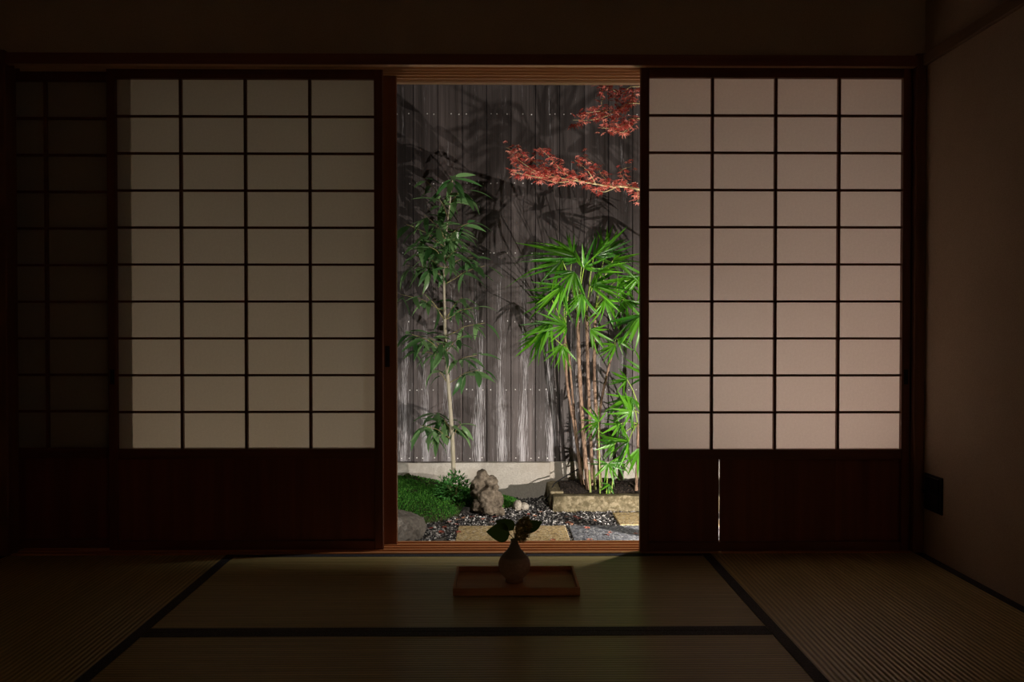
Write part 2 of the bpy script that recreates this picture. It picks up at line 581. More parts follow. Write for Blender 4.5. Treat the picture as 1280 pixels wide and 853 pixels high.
# outer walls of the house, pocket on the left
wo = MB()
wo.box(-3.6, -1.43, 0.19, 0.26, -0.40, 2.6)
wo.box(-2.66, -2.581, -0.012, 0.19, -0.40, 2.6)
wo.box(-1.47, -1.412, 0.1085, 0.19, -0.06, 1.781)  # jamb added to keep garden light out of the pocket
struct('wall_outer_left', wo, M['plaster'], 'outer house wall forming the screen pocket')
struct('wall_outer_right', MB().box(XR + 0.002, 4.0, 0.02, 0.225, -0.40, 2.6), M['plaster'], 'outer house wall beside the screens')
struct('wall_foundation', MB().box(-3.0, XR + 0.3, 0.02, 0.155, -0.60, -0.062), M['concrete'], 'concrete footing under the sill')

# eaves over the garden side and an unseen pale wall added on the right to bounce light
struct('eaves', MB().box(-3.6, 4.0, 0.226, 0.95, 2.36, 2.42), M['ceiling'], 'boarded eaves over the garden doorway')
struct('wall_bounce_right', MB().box(2.62, 2.76, 0.226, 3.0, -0.45, 2.3), M['plaster'], 'unseen plastered wall added right of the garden to bounce light')

# posts and trim
struct('trim_1', MB().box(XL, XL + 0.046, -0.035, 0.045, 0, 1.83), M['post'], 'dark corner post left of the screens', 0.003)
struct('trim_2', MB().box(1.516, XR - 0.0005, -0.030, 0.20, 0, 1.83).box(1.498, 1.5165, 0.0335, 0.20, 0.0045, 1.7815), M['post'], 'dark corner post right of the screens', 0.003)  # second box: hidden rear strip added to stop light leaking past the screen
struct('trim_3', MB().box(XR - 0.018, XR, YB, -0.031, 1.785, 1.825), M['trim_y'], 'wooden rail along the right plaster wall', 0.002)
struct('trim_4', MB().box(XL, XL + 0.018, YB, -0.036, 1.785, 1.825), M['trim_y'], 'wooden rail along the left plaster wall', 0.002)


def track(y_edges, z_base, z_ridge, z_groove, x0, x1, outer, flip):
    """grooved rail profile extruded along x; y_edges are the groove spans"""
    prof = [(outer[0], z_ridge)]
    for a, b in y_edges:
        prof += [(a, z_ridge), (a, z_groove), (b, z_groove), (b, z_ridge)]
    prof += [(outer[1], z_ridge), (outer[1], z_base), (outer[0], z_base)]
    n = len(prof)
    vs = [(x0, y, z) for y, z in prof] + [(x1, y, z) for y, z in prof]
    fs = [(i, (i + 1) % n, n + (i + 1) % n, n + i) for i in range(n)]
    fs += [tuple(range(n)), tuple(reversed(range(n, 2 * n)))]
    mb = MB().raw(vs, fs)
    return mb


GR = [(-0.002, 0.032), (0.036, 0.070), (0.074, 0.108), (0.116, 0.154), (0.164, 0.186), (0.192, 0.206)]
kamoi = struct('trim_5', track(GR, 1.822, ZH, ZH + 0.028, XL + 0.046, 1.516, (-0.026, 0.24), True), M['kamoi'],
               'grooved wooden head track over the screens')
bm = bmesh.new(); bm.from_mesh(kamoi.data); bmesh.ops.recalc_face_normals(bm, faces=bm.faces); bm.to_mesh(kamoi.data); bm.free()
MB().box(XL + 0.046, 1.516, -0.034, -0.0262, ZH, 1.820).build('fascia', M['trim'], kamoi)
GS = [(-0.002, 0.032), (0.036, 0.070), (0.074, 0.108), (0.116, 0.154)]
sill = struct('trim_6', track(GS, -0.06, 0.004, -0.0005, XL + 0.046, 1.516, (-0.0195, 0.170), False), M['sill'],
              'grooved reddish wooden sill under the screens')
bm = bmesh.new(); bm.from_mesh(sill.data); bmesh.ops.recalc_face_normals(bm, faces=bm.faces); bm.to_mesh(sill.data); bm.free()

# ------------------------------------------------------------------ shoji screens
PZ0, PZ1, MR0, BR1 = 0.379, 1.748, 0.342, 0.037


def bar_box(mbx, name, mat, parent, bevel=0.0):
    return mbx.build(name, mat, parent, bevel=bevel)


def shoji(x0, x1, Y, label, seams, pull_side):
    """seams: x positions of the joints between the lower boards, with a gap width each"""
    t = thing('shoji_screen', ((x0 + x1) / 2, Y + 0.015, 0.0), label, 'sliding screen')
    st = 0.031
    y0, y1 = Y, Y + 0.030
    for a, b in ((x0, x0 + st), (x1 - st, x1)):
        bar_box(MB().box(a, b, y0, y1, 0.0, ZH + 0.012), 'stile', M['frame'], t, 0.002)
    bar_box(MB().box(x0 + st, x1 - st, y0 + 0.001, y1 - 0.001, PZ1, ZH + 0.012), 'top_rail', M['frame_h'], t, 0.002)
    bar_box(MB().box(x0 + st, x1 - st, y0 + 0.001, y1 - 0.001, MR0, PZ0), 'middle_rail', M['frame_h'], t, 0.002)
    bar_box(MB().box(x0 + st, x1 - st, y0 + 0.001, y1 - 0.001, 0.0, BR1), 'bottom_rail', M['frame_h'], t, 0.002)
    # lattice and paper
    px0, px1 = x0 + st, x1 - st
    nx, nz = 4, 10
    cw, ch = (px1 - px0) / nx, (PZ1 - PZ0) / nz
    bw = 0.0085
    for k in range(1, nx):
        x = px0 + cw * k
        MB().box(x - bw / 2 - 0.001, x + bw / 2 + 0.001, y0 + 0.006, y0 + 0.020, PZ0, PZ1).build('lattice_bar', M['frame'], t)
    for k in range(1, nz):
        z = PZ0 + ch * k
        MB().box(px0, px1, y0 + 0.0075, y0 + 0.0195, z - bw / 2, z + bw / 2).build('lattice_bar', M['frame_h'], t)
    pm = MB().raw([(-cw / 2, 0, -ch / 2), (cw / 2, 0, -ch / 2), (cw / 2, 0, ch / 2), (-cw / 2, 0, ch / 2)], [(0, 1, 2, 3)]).mesh('paper_pane', M['paper'])
    for i in range(nx):
        for j in range(nz):
            put('paper_pane', pm, t, Matrix.Translation((px0 + cw * (i + 0.5), y0 + 0.0203, PZ0 + ch * (j + 0.5))))
    # lower boards
    xs = [(px0 + 0.0, 0.0)] + seams + [(px1, 0.0)]
    for k, ((a, ga), (b, gb)) in enumerate(zip(xs[:-1], xs[1:])):
        dy = 0.0012 * (k % 2)
        MB().box(a + ga / 2, b - gb / 2 + (0.003 if gb == 0.0006 else 0), y0 + 0.011 + dy, y0 + 0.018 + dy, BR1 - 0.002, MR0 + 0.002).build('lower_board', M['board'], t)
    # finger pull let into the stile
    xc = x1 - st * 0.5 if pull_side > 0 else x0 + st * 0.5
    MB().box(xc - 0.008, xc + 0.008, y0 - 0.0012, y0 + 0.004, 0.62, 0.675).build('finger_pull', M['black_iron'], t, bevel=0.001)
    return t


shoji(0.514, 1.513, 0.0, 'brightly glowing shoji paper screen with a lit crack in its lower boards',
      [(0.8095, 0.0042), (1.02, 0.0006), (1.24, 0.0006)], 1)
shoji(-1.452, -0.438, 0.037, 'dimly glowing shoji paper screen left of the open garden doorway',
      [(-1.16, 0.0006), (-0.83, 0.0006), (-0.645, 0.0006)], -1)
shoji(-2.433, -1.433, 0.075, 'unlit dark shoji screen tucked behind another by the corner post',
      [(-2.15, 0.0006), (-1.92, 0.0006), (-1.68, 0.0006)], -1)

# outer glazed door, pushed behind the left screens; only its leading stile shows
gx0, gx1, gy = -1.40, -0.396, 0.120
gd = thing('glazed_sliding_door', ((gx0 + gx1) / 2, gy + 0.015, 0.0),
           'reddish wooden outer sliding door with glass pushed behind the dim screen', 'sliding door')
for a, b in ((gx0, gx0 + 0.052), (gx1 - 0.052, gx1)):
    MB().box(a, b, gy, gy + 0.030, 0.0, ZH + 0.012).build('stile', M['glassframe'], gd, bevel=0.002)
for a, b in ((0.0, 0.09), (1.72, ZH + 0.012)):
    MB().box(gx0 + 0.052, gx1 - 0.052, gy + 0.001, gy + 0.029, a, b).build('rail', M['glassframe'], gd, bevel=0.002)
MB().box(gx0 + 0.050, gx1 - 0.050, gy + 0.013, gy + 0.017, 0.088, 1.722).build('glass_pane', M['glass'], gd)
MB().box(gx1 - 0.044, gx1 - 0.026, gy - 0.0012, gy + 0.004, 0.68, 0.76).build('finger_pull', M['black_iron'], gd, bevel=0.001)

# black outlet plate on the right wall
op = thing('wall_outlet', (XR, -0.105, 0.235), 'black square outlet plate low on the plaster wall', 'outlet')
MB().box(XR - 0.006, XR + 0.001, -0.172, -0.038, 0.168, 0.300).build('plate', M['black_iron'], op, bevel=0.002)
for k in range(2):
    MB().box(XR - 0.011, XR - 0.0055, -0.158, -0.052, 0.178 + 0.060 * k, 0.232 + 0.060 * k).build('flap_cover', M['black_iron'], op, bevel=0.002)
MB().tube([(XR - 0.011, -0.056, 0.2345), (XR - 0.019, -0.056, 0.2345)], 0.005, 10).build('latch_knob', M['black_iron'], op)

# ------------------------------------------------------------------ tray, vase, flowers
ty0 = atz(566, 746, 0.0).y
ty1 = ty0 + 0.262
tx0, tx1 = atz(566, 746, 0).x, atz(725.5, 746, 0).x
tr = thing('serving_tray', ((tx0 + tx1) / 2, (ty0 + ty1) / 2, 0.0), 'shallow rectangular wooden tray on the tatami under the vase', 'tray')
th = 0.0255
MB().box(tx0 + 0.004, tx1 - 0.004, ty0 + 0.004, ty1 - 0.004, 0.002, 0.009).build('tray_base', M['tray'], tr)
for a in (ty0, ty1 - 0.008):
    MB().box(tx0, tx1, a, a + 0.008, 0.0014, th).build('rim_board', M['tray'], tr, bevel=0.001)
for a in (tx0, tx1 - 0.008):
    MB().box(a, a + 0.008, ty0 + 0.008, ty1 - 0.008, 0.0014, th).build('rim_board', M['tray'], tr, bevel=0.001)

vz = 0.009
vc = atz(643, 727, vz)
prof = [(0.0, 0.004), (0.026, 0.002), (0.026, 0.0), (0.029, 0.0), (0.029, 0.009), (0.0275, 0.011), (0.035, 0.017), (0.044, 0.028), (0.0500, 0.042), (0.0520, 0.055),
        (0.0505, 0.066), (0.046, 0.077), (0.038, 0.088), (0.028, 0.098), (0.0195, 0.108), (0.0145, 0.119), (0.0122, 0.129),
        (0.0125, 0.134), (0.0140, 0.1365), (0.0120, 0.1365), (0.0100, 0.130), (0.0095, 0.10), (0.0, 0.09)]
vase = MB().lathe(prof, vc, 40).build('flower_vase', M['vase'], None, True, origin=vc)
tag(vase, 'round brown clay bottle vase standing on the wooden tray', 'vase')


def leaf_mesh(name, mat, L, W, n=7, fold=0.25, droop=0.25, tip=1.0, wave=0.0, shape=0.8):
    mb = MB()
    vs, fs = [], []
    for i in range(n + 1):
        t = i / n
        wd = W / 2 * (sin(pi * t ** shape) ** 0.85) * (1 if t < 1 else 0)
        if i == 0: wd = W * 0.03
        if i == n: wd = W * 0.01
        x = L * t
        z = -droop * L * t * t
        wz = wave * L * sin(t * 14)
        vs += [(x, wd, z + fold * wd + wz), (x, 0, z), (x, -wd, z + fold * wd - wz)]
    for i in range(n):
        for k in range(2):
            a = i * 3 + k
            fs.append((a, a + 1, a + 4, a + 3))
    return mb.raw(vs, fs).mesh(name, mat, True)


mouth = vc + V((0, 0, 0.131))
fl = thing('hydrangea_stem', mouth, 'cut hydrangea with dull green leaves and faded flower head in vase', 'flower')
head = at(654, 662, vc.y + 0.002)
MB().tube([mouth + V((0, 0, -0.05)), mouth + V((0.001, 0, 0.004)), mouth + V((0.006, 0, 0.02)), head + V((-0.004, 0, -0.01))], [0.0036, 0.0026, 0.0022, 0.002], 7).build('stem', M['twig'], fl, True)
big = leaf_mesh('leaf', M['vase_leaf'], 0.080, 0.062, 9, 0.14, 0.28, shape=0.75)
s0 = mouth + V((-0.001, 0, 0.010))
# large left leaf hanging towards the viewer, second leaf behind it, right leaf
p0 = at(634, 677, vc.y)
p1 = at(611.5, 655, vc.y - 0.03)
put('leaf', big, fl, orient(at(637, 668, vc.y - 0.004), at(611, 663, vc.y - 0.035) - at(637, 668, vc.y - 0.004), V((0.25, -0.85, 0.45)), (0.92, 1.05, 1), 0.0))
put('leaf', big, fl, orient(at(642, 663, vc.y + 0.004), at(621, 646, vc.y + 0.03) - at(642, 663, vc.y + 0.004), V((0.45, -0.70, 0.55)), (0.90, 0.90, 1)))
put('leaf', big, fl, orient(at(655, 666, vc.y + 0.004), at(678, 646, vc.y + 0.028) - at(655, 666, vc.y + 0.004), V((-0.3, -0.75, 0.6)), (0.92, 0.80, 1)))
MB().tube([mouth + V((0.001, 0, 0.004)), at(637, 668, vc.y - 0.004)], 0.0014, 6).build('leaf_stalk', M['twig'], fl)
MB().tube([mouth + V((0.001, 0, 0.006)), at(642, 663, vc.y + 0.004)], 0.0014, 6).build('leaf_stalk', M['twig'], fl)
MB().tube([mouth + V((0.002, 0, 0.008)), at(655, 666, vc.y + 0.004)], 0.0014, 6).build('leaf_stalk', M['twig'], fl)
fm = MB()
for k in range(420):
    u, v_ = U(-1, 1), U(0, 2 * pi)
    q = sqrt(1 - u * u)
    nrm = V((q * cos(v_), q * sin(v_), u))
    ax = V((0.025, 0.024, 0.043))
    rr = U(0.72, 1.02)
    p = V((nrm.x * ax.x, nrm.y * ax.y, nrm.z * ax.z)) * rr
    # tilted oval cluster
    p = Matrix.Rotation(radians(14), 3, 'Y') @ p
    p = head + p
    m = orient(p, V((U(-1, 1), U(-1, 1), U(-1, 1))), nrm, U(0.0045, 0.0075))
    base = [(0.2, 0, 0), (1, 0.45, 0.12), (1.2, 0, 0.05), (1, -0.45, 0.12)]
    vs = [V((0, 0, 0))]
    fs = []
    for a in range(4):
        rot = Matrix.Rotation(a * pi / 2, 3, 'Z')
        b = len(vs)
        vs += [rot @ V((0.75, 0.38, 0.15)), rot @ V((1.05, 0, 0.05)), rot @ V((0.75, -0.38, 0.15))]
        fs += [(0, b + 2, b + 1, b)]
    fm.raw([m @ v for v in vs], fs)
fh = fm.build('flower_head', M['floret'], fl)
fh['kind'] = 'stuff'

# ================================================================== THE GARDEN
GZ = -0.33
YF = 2.85        # front face of the fence boards
gm = MB()
gm.box(-4.2, 4.2, 0.156, 3.4, GZ - 0.25, GZ)
struct('ground', gm, M['ground'], 'garden earth under the gravel')

# ------------------------------------------------------------------ fence of charred boards
fence = thing('board_fence', (0, YF, -0.08), 'tall weathered dark board fence closing the garden behind the plants', 'fence')
BW = 0.1655
bm_ = {}
fz0, fz1 = -0.085, 2.95
bmesh_var = []
for v_ in range(3):
    g = 0.0012 + 0.0005 * v_
    d = 0.0015 * v_
    c = 0.0022
    x0, x1, y0, y1 = -BW / 2 + g, BW / 2 - g, d, 0.020
    prof = [(x0, y1), (x0, y0 + c), (x0 + c, y0), (x1 - c, y0), (x1, y0 + c), (x1, y1)]
    n = len(prof)
    vs = [(x, y, z) for z in (0.0, fz1 - fz0) for x, y in prof]
    fs = [(i, (i + 1) % n, n + (i + 1) % n, n + i) for i in range(n)] + [tuple(reversed(range(n))), tuple(range(n, 2 * n))]
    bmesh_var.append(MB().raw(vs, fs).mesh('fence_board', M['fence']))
xs0 = at(517, 480, YF).x
i0 = -int((xs0 + 3.3) / BW)
nails = MB()
nrows = [at(560, y, YF).z for y in (142.5, 229, 316.5, 402, 487.5, 573)]
for i in range(i0, i0 + 41):
    xc = xs0 + (i + 0.5) * BW
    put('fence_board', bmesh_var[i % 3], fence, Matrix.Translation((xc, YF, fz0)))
    for zz in nrows:
        for dx in (-0.056, -0.005 + U(-0.03, 0.03), 0.055):
            if U(0, 1) < 0.25: continue
            x, z = xc + dx + U(-0.006, 0.006), zz + U(-0.004, 0.004)
            d = (i % 3) * 0.0015
            nails.raw([(x - 0.0036, YF + d - 0.001, z - 0.0036), (x + 0.0036, YF + d - 0.001, z - 0.0036), (x + 0.0036, YF + d - 0.001, z + 0.0036), (x - 0.0036, YF + d - 0.001, z + 0.0036),
                       (x, YF + d - 0.003, z)], [(0, 1, 4), (1, 2, 4), (2, 3, 4), (3, 0, 4)])
no = nails.build('nail_head', M['nail'], fence)
no['kind'] = 'stuff'
no['label'] = 'small bright nail heads in rows'
for zz in nrows:
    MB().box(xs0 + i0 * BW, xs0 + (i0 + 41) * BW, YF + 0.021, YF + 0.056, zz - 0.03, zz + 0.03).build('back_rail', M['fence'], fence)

# concrete footing of the fence
ct = MB()
cxr = at(687.5, 600, YF - 0.05).x
ct.box(-4.0, cxr, YF - 0.05, YF + 0.10, GZ - 0.1, -0.086)
ct.box(cxr, 4.0, YF - 0.004, YF + 0.10, GZ - 0.1, -0.086)
struct('wall_fence_base', ct, M['concrete'], 'low pale concrete footing under the board fence', 0.004)

# ------------------------------------------------------------------ mossy mound
def mound_h(x, y):
    """height of the mound over the ground"""
    def bell(cx, cy, rx, ry, h, p=2.0):
        q = (abs((x - cx) / rx) ** p + abs((y - cy) / ry) ** p)
        return h * max(0.0, 1 - q) ** 0.6 if q < 1 else 0.0
    h = bell(-0.85, 2.62, 0.66, 0.74, 0.165, 2.4)
    h = max(h, bell(-1.6, 2.5, 0.7, 0.7, 0.17, 2.4), bell(-0.06, 2.60, 0.20, 0.20, 0.055))
    h = max(h, bell(-0.36, 2.52, 0.28, 0.30, 0.13))
    if h > 0:
        h += 0.012 * noise.noise(V((x * 7, y * 7, 0.3)))
    return max(h, 0.0)


gx0_, gx1_, gy0_, gy1_ = -2.4, 0.18, 1.75, YF - 0.052
nx, ny = 120, 56
vs, fs = [], []
for j in range(ny + 1):
    for i in range(nx + 1):
        x = gx0_ + (gx1_ - gx0_) * i / nx
        y = gy0_ + (gy1_ - gy0_) * j / ny
        h = mound_h(x, y)
        vs.append((x, y, GZ + (h if h > 0.002 else -0.012)))
for j in range(ny):
    for i in range(nx):
        a = j * (nx + 1) + i
        fs.append((a, a + 1, a + nx + 2, a + nx + 1))
mo = MB().raw(vs, fs).build('moss_mound', M['mound'], None, True)
tag(mo, 'low earth mound in the corner carrying green moss', 'mound', kind='structure')
mm = MB()
cnt = 0
while cnt < 34000:
    x, y = U(-1.35, 0.16), U(1.86, YF - 0.06)
    h = mound_h(x, y)
    if h < 0.012: continue
    den = noise.noise(V((x * 5, y * 5, 4.2)))
    if y > 2.62 and x < -0.3 and U(0, 1) < 0.75 + den: continue       # bare earth by the footing
    if den < -0.32 and U(0, 1) < 0.75: continue
    cnt += 1
    a = U(0, 2 * pi)
    L, wd = U(0.007, 0.016), U(0.0022, 0.0042)
    lean = V((cos(a), sin(a), 0)) * U(0.2, 0.9)
    p = V((x, y, GZ + h - 0.002))
    side = V((-sin(a + 0.6), cos(a + 0.6), 0)) * wd
    tip = p + (lean + V((0, 0, 1))).normalized() * L
    mid = (p + tip) / 2
    mm.raw([p, mid + side, tip, mid - side], [(0, 1, 2, 3)])
ms = mm.build('moss', M['moss'], None, origin=(-0.6, 2.3, GZ))
tag(ms, 'dense short green moss covering the mound', 'moss', kind='stuff')

# ------------------------------------------------------------------ pavers
def slab(name, x0, x1, y0, y1, z1, mat, label, group=None, cat='paving slab', h=0.05):
    mb = MB().box(x0, x1, y0, y1, z1 - h, z1)
    o = mb.build(name, mat, None, origin=((x0 + x1) / 2, (y0 + y1) / 2, z1 - h), bevel=0.004)
    return tag(o, label, cat, group)


PZ = GZ + 0.018
pav = [(-0.243, 0.372, 1.275, 1.885), (0.392, 1.002, 1.275, 1.885), (0.690, 1.300, 1.900, 2.255)]
slab('paving_slab', *pav[0], PZ, M['paver_yellow'], 'square yellow aggregate paving slab straight beyond the vase')
slab('paving_slab', *pav[1], PZ, M['paver_grey'], 'square grey aggregate paving slab beside the yellow one')
slab('paving_slab', *pav[2], PZ, M['paver_yellow'], 'smaller yellow aggregate slab partly behind the bright screen, below the kerb')

# ------------------------------------------------------------------ stone kerb of the palm bed
KZ = GZ + 0.103


def rough_block(x0, x1, y0, y1, z0, z1, name, label, seed):
    bm = bmesh.new()
    bmesh.ops.create_cube(bm, size=1.0)
    for v in bm.verts:
        v.co = V(((x0 + x1) / 2 + v.co.x * (x1 - x0), (y0 + y1) / 2 + v.co.y * (y1 - y0), (z0 + z1) / 2 + v.co.z * (z1 - z0)))
    bmesh.ops.bevel(bm, geom=bm.edges[:], offset=0.004, segments=1, affect='EDGES')
    for _ in range(4):
        es = [e for e in bm.edges if e.calc_length() > 0.03]
        if es: bmesh.ops.subdivide_edges(bm, edges=es, cuts=1, use_grid_fill=True)
    bmesh.ops.triangulate(bm, faces=bm.faces)
    for v in bm.verts:
        n = noise.noise_vector(v.co * 14 + V((seed, 0, 0))) * 0.0045 + noise.noise_vector(v.co * 45 + V((seed, 3, 0))) * 0.0022
        v.co += n
    c = V(((x0 + x1) / 2, (y0 + y1) / 2, z0))
    bmesh.ops.translate(bm, verts=bm.verts, vec=-c)
    me = bpy.data.meshes.new(name)
    bm.to_mesh(me); bm.free()
    me.materials.append(M['curb'])
    me.polygons.foreach_set('use_smooth', [True] * len(me.polygons))
    o = bpy.data.objects.new(name, me)
    COL.objects.link(o)
    o.location = c
    return tag(o, label, 'kerb stone')


kxl = at(691, 630, 2.33).x
rough_block(kxl, 1.55, 2.33, 2.42, GZ - 0.03, KZ, 'kerb_stone', 'long yellowish granite kerb along the front of the palm bed', 1.0)
rough_block(kxl - 0.012, kxl + 0.075, 2.425, YF - 0.006, GZ - 0.03, KZ + 0.012, 'kerb_stone', 'short granite kerb running back from the palm bed corner to the footing', 5.0)


# soil of the bed
def soil_h(x, y):
    return KZ - 0.015 + 0.045 * sin(pi * min(1, max(0, (y - 2.40) / 0.55))) + 0.012 * noise.noise(V((x * 9, y * 9, 1)))


vs, fs = [], []
nx, ny = 60, 24
sx0, sx1, sy0, sy1 = kxl + 0.06, 1.6, 2.415, YF - 0.005
for j in range(ny + 1):
    for i in range(nx + 1):
        x = sx0 + (sx1 - sx0) * i / nx
        y = sy0 + (sy1 - sy0) * j / ny
        vs.append((x, y, soil_h(x, y)))
for j in range(ny):
    for i in range(nx):
        a = j * (nx + 1) + i
        fs.append((a, a + 1, a + nx + 2, a + nx + 1))
so = MB().raw(vs, fs).build('bed_soil', M['soil'], None, True)
tag(so, 'dark soil filling the palm bed', 'soil', kind='structure')
cm = MB()
for k in range(3500):
    x, y = U(sx0, sx1), U(sy0 + 0.01, sy1 - 0.01)
    p = V((x, y, soil_h(x, y)))
    m = orient(p, V((U(-1, 1), U(-1, 1), U(-0.3, 0.4))), V((U(-.5, .5), U(-.5, .5), 1)), (U(0.004, 0.014), U(0.002, 0.005), U(0.001, 0.003)))
    cm.raw([m @ V(q) for q in ((1, 0, 0), (-1, 0, 0), (0, 1, 0), (0, -1, 0), (0, 0, 1), (0, 0, -1))],
           [(0, 2, 4), (2, 1, 4), (1, 3, 4), (3, 0, 4), (2, 0, 5), (1, 2, 5), (3, 1, 5), (0, 3, 5)])
co = cm.build('soil_crumbs', M['chips'], None, origin=(0.8, 2.6, KZ))
tag(co, 'dark bark mulch crumbs on the palm bed soil', 'mulch', kind='stuff')

# ------------------------------------------------------------------ gravel
gv = MB()
cnt = 0
while cnt < 15000:
    x, y = U(-0.75, 1.75), U(1.05, YF - 0.06)
    if any(a - 0.004 < x < b + 0.004 and c - 0.004 < y < d + 0.004 for a, b, c, d in pav): continue
    if y > 2.325 and x > kxl - 0.01: continue
    if mound_h(x, y) > 0.012: continue
    if x < -0.30 and noise.noise(V((x * 4, y * 4, 9))) > 0.12: continue
    cnt += 1
    r = U(0.0045, 0.0095)
    p = V((x, y, GZ + U(0.0, 0.010)))
    m = orient(p, V((U(-1, 1), U(-1, 1), U(-0.4, 0.4))), V((U(-.5, .5), U(-.5, .5), 1)), (r * U(0.8, 1.3), r, r * U(0.5, 0.9)))
    gv.raw([m @ V(q) for q in ((1, 0, 0), (-1, 0, 0), (0, 1, 0), (0, -1, 0), (0, 0, 1), (0, 0, -1))],
           [(0, 2, 4), (2, 1, 4), (1, 3, 4), (3, 0, 4), (2, 0, 5), (1, 2, 5), (3, 1, 5), (0, 3, 5)])
go = gv.build('gravel', M['gravel'], None, origin=(0.3, 1.8, GZ))
tag(go, 'black and white garden gravel around the paving slabs', 'gravel', kind='stuff')


# ------------------------------------------------------------------ rocks
def rock(name, c, r, mat, label, seed, lump=0.0, angular=0.0, lscale=3.0, sub=4, sink=0.25):
    bm = bmesh.new()
    bmesh.ops.create_icosphere(bm, subdivisions=sub, radius=1.0)
    rnd = random.Random(seed)
    planes = [(V((rnd.gauss(0, 1), rnd.gauss(0, 1), rnd.gauss(0, 1))).normalized(), rnd.uniform(0.62, 0.92)) for _ in range(14)]
    for v in bm.verts:
        p = v.co.copy()
        if angular:
            for n, d in planes:
                k = p.dot(n) - d
                if k > 0: p -= n * k * angular
        if lump:
            dist = noise.voronoi(p * lscale + V((seed, seed * 0.7, 0)))[0]
            p *= 1 + lump * (0.45 - dist[0])
        p *= 1 + 0.07 * noise.noise(p * 4 + V((seed, 0, 0))) + 0.03 * noise.noise(p * 11 + V((0, seed, 0)))
        v.co = V((p.x * r[0], p.y * r[1], p.z * r[2]))
    zmin = -r[2] * (1 - sink)
    me = bpy.data.meshes.new(name)
    bm.to_mesh(me); bm.free()
    me.materials.append(mat)
    if not angular:
        me.polygons.foreach_set('use_smooth', [True] * len(me.polygons))
    o = bpy.data.objects.new(name, me)
    COL.objects.link(o)
    o.location = c
    return tag(o, label, 'rock')


# tall lumpy rock
rk_y = 2.25


def lumpy_rock(name, lumps, mat, label):
    """lumps: (px, py, dy, rx, rz) overlapping knobs of one stone, fused by a voxel remesh"""
    bm = bmesh.new()
    rnd = random.Random(5)
    base = at(607, 640, rk_y)
    base.z = GZ - 0.02
    for q, (px, py, dy, rx, rz) in enumerate(lumps):
        c = at(px, py, rk_y + dy) - base
        planes = [(V((rnd.gauss(0, 1), rnd.gauss(0, 1), rnd.gauss(0, 1))).normalized(), rnd.uniform(0.60, 0.90)) for _ in range(10)]
        r = bmesh.ops.create_icosphere(bm, subdivisions=3, radius=1.0)
        for v in r['verts']:
            p = v.co.copy()
            for n, d in planes:
                k = p.dot(n) - d
                if k > 0: p -= n * k * 0.9
            v.co = V((p.x * rx, p.y * rx * 0.95, p.z * rz)) + c
    me = bpy.data.meshes.new(name)
    bm.to_mesh(me); bm.free()
    o = bpy.data.objects.new(name, me)
    COL.objects.link(o)
    o.location = base
    rm = o.modifiers.new('fuse', 'REMESH')
    rm.mode = 'VOXEL'
    rm.voxel_size = 0.0055
    dg = bpy.context.evaluated_depsgraph_get()
    me2 = bpy.data.meshes.new_from_object(o.evaluated_get(dg))
    o.modifiers.clear()
    o.data = me2
    for v in me2.vertices:
        v.co += v.normal * (0.008 * noise.noise(v.co * 22) + 0.005 * noise.noise(v.co * 60))
    me2.materials.clear()
    me2.materials.append(mat)
    me2.polygons.foreach_set('use_smooth', [True] * len(me2.polygons))
    me2.update()
    return tag(o, label, 'rock')


lumpy_rock('standing_rock', [(603, 594, 0.00, 0.046, 0.045), (600, 606, 0.0, 0.056, 0.055), (613, 603, -0.01, 0.048, 0.050), (619, 610, -0.03, 0.030, 0.026), (597, 618, -0.02, 0.050, 0.045),
                             (608, 620, -0.04, 0.060, 0.060), (598, 632, -0.02, 0.060, 0.055), (610, 634, -0.05, 0.062, 0.060), (621, 628, 0.00, 0.046, 0.075), (623, 640, -0.02, 0.042, 0.050), (592, 610, 0.01, 0.030, 0.040)],
           M['rock_brown'], 'upright knobbly brown rock at the edge of the moss')
# boulder by the sill
b_ = rock('garden_boulder', V((-0.60, 1.66, GZ + 0.045)), (0.190, 0.165, 0.150), M['rock_grey'], 'grey angular boulder in front of the moss beside the door', 8.0, 0.0, 0.95, 3.0, 4)
rock('cobble', atz(647, 633, GZ + 0.03), (0.030, 0.034, 0.040), M['rock_pale'], 'rounder upright pale cobble between moss and concrete footing', 21.0, 0.15, 0.0, 2.0, 3)
rock('cobble', atz(655, 634, GZ + 0.025), (0.032, 0.030, 0.030), M['rock_pale'], 'smaller pale cobble lying next to the upright cobble', 23.0, 0.15, 0.0, 2.0, 3)
rock('dark_stone', atz(585, 640, GZ + 0.02), (0.055, 0.045, 0.040), M['rock_dark'], 'low dark stone at the foot of the knobbly rock', 31.0, 0.0, 0.9, 2.0, 3)

# ------------------------------------------------------------------ leafy groundcover beside the rock
bp = at(568, 622, 2.36)
bpz = GZ + mound_h(bp.x, 2.36)
bush = thing('groundcover_plant', (bp.x, 2.36, bpz), 'small bushy bright green plant beside the knobbly rock', 'plant')
bmb = MB()
for k in range(520):
    u, v_ = U(-0.2, 1), U(0, 2 * pi)
    q = sqrt(max(0, 1 - u * u))
    d = V((q * cos(v_), q * sin(v_), u))
    rr = U(0.55, 1.0)
    p = V((bp.x, 2.36, bpz)) + V((d.x * 0.135 * rr, d.y * 0.11 * rr, d.z * 0.150 * rr + 0.0))
    if p.z < bpz: p.z = bpz + U(0, 0.02)
    m = orient(p, d + V((U(-.7, .7), U(-.7, .7), U(-.5, .3))), V((U(-.4, .4), U(-.4, .4), 1)), U(0.020, 0.036))
    bmb.raw([m @ V(q) for q in ((0, 0, 0), (0.4, 0.26, 0.05), (1, 0, -0.12), (0.4, -0.26, 0.05))], [(0, 1, 2, 3)])
bf = bmb.build('foliage', M['bush'], bush)
bf['kind'] = 'stuff'
sm = MB()
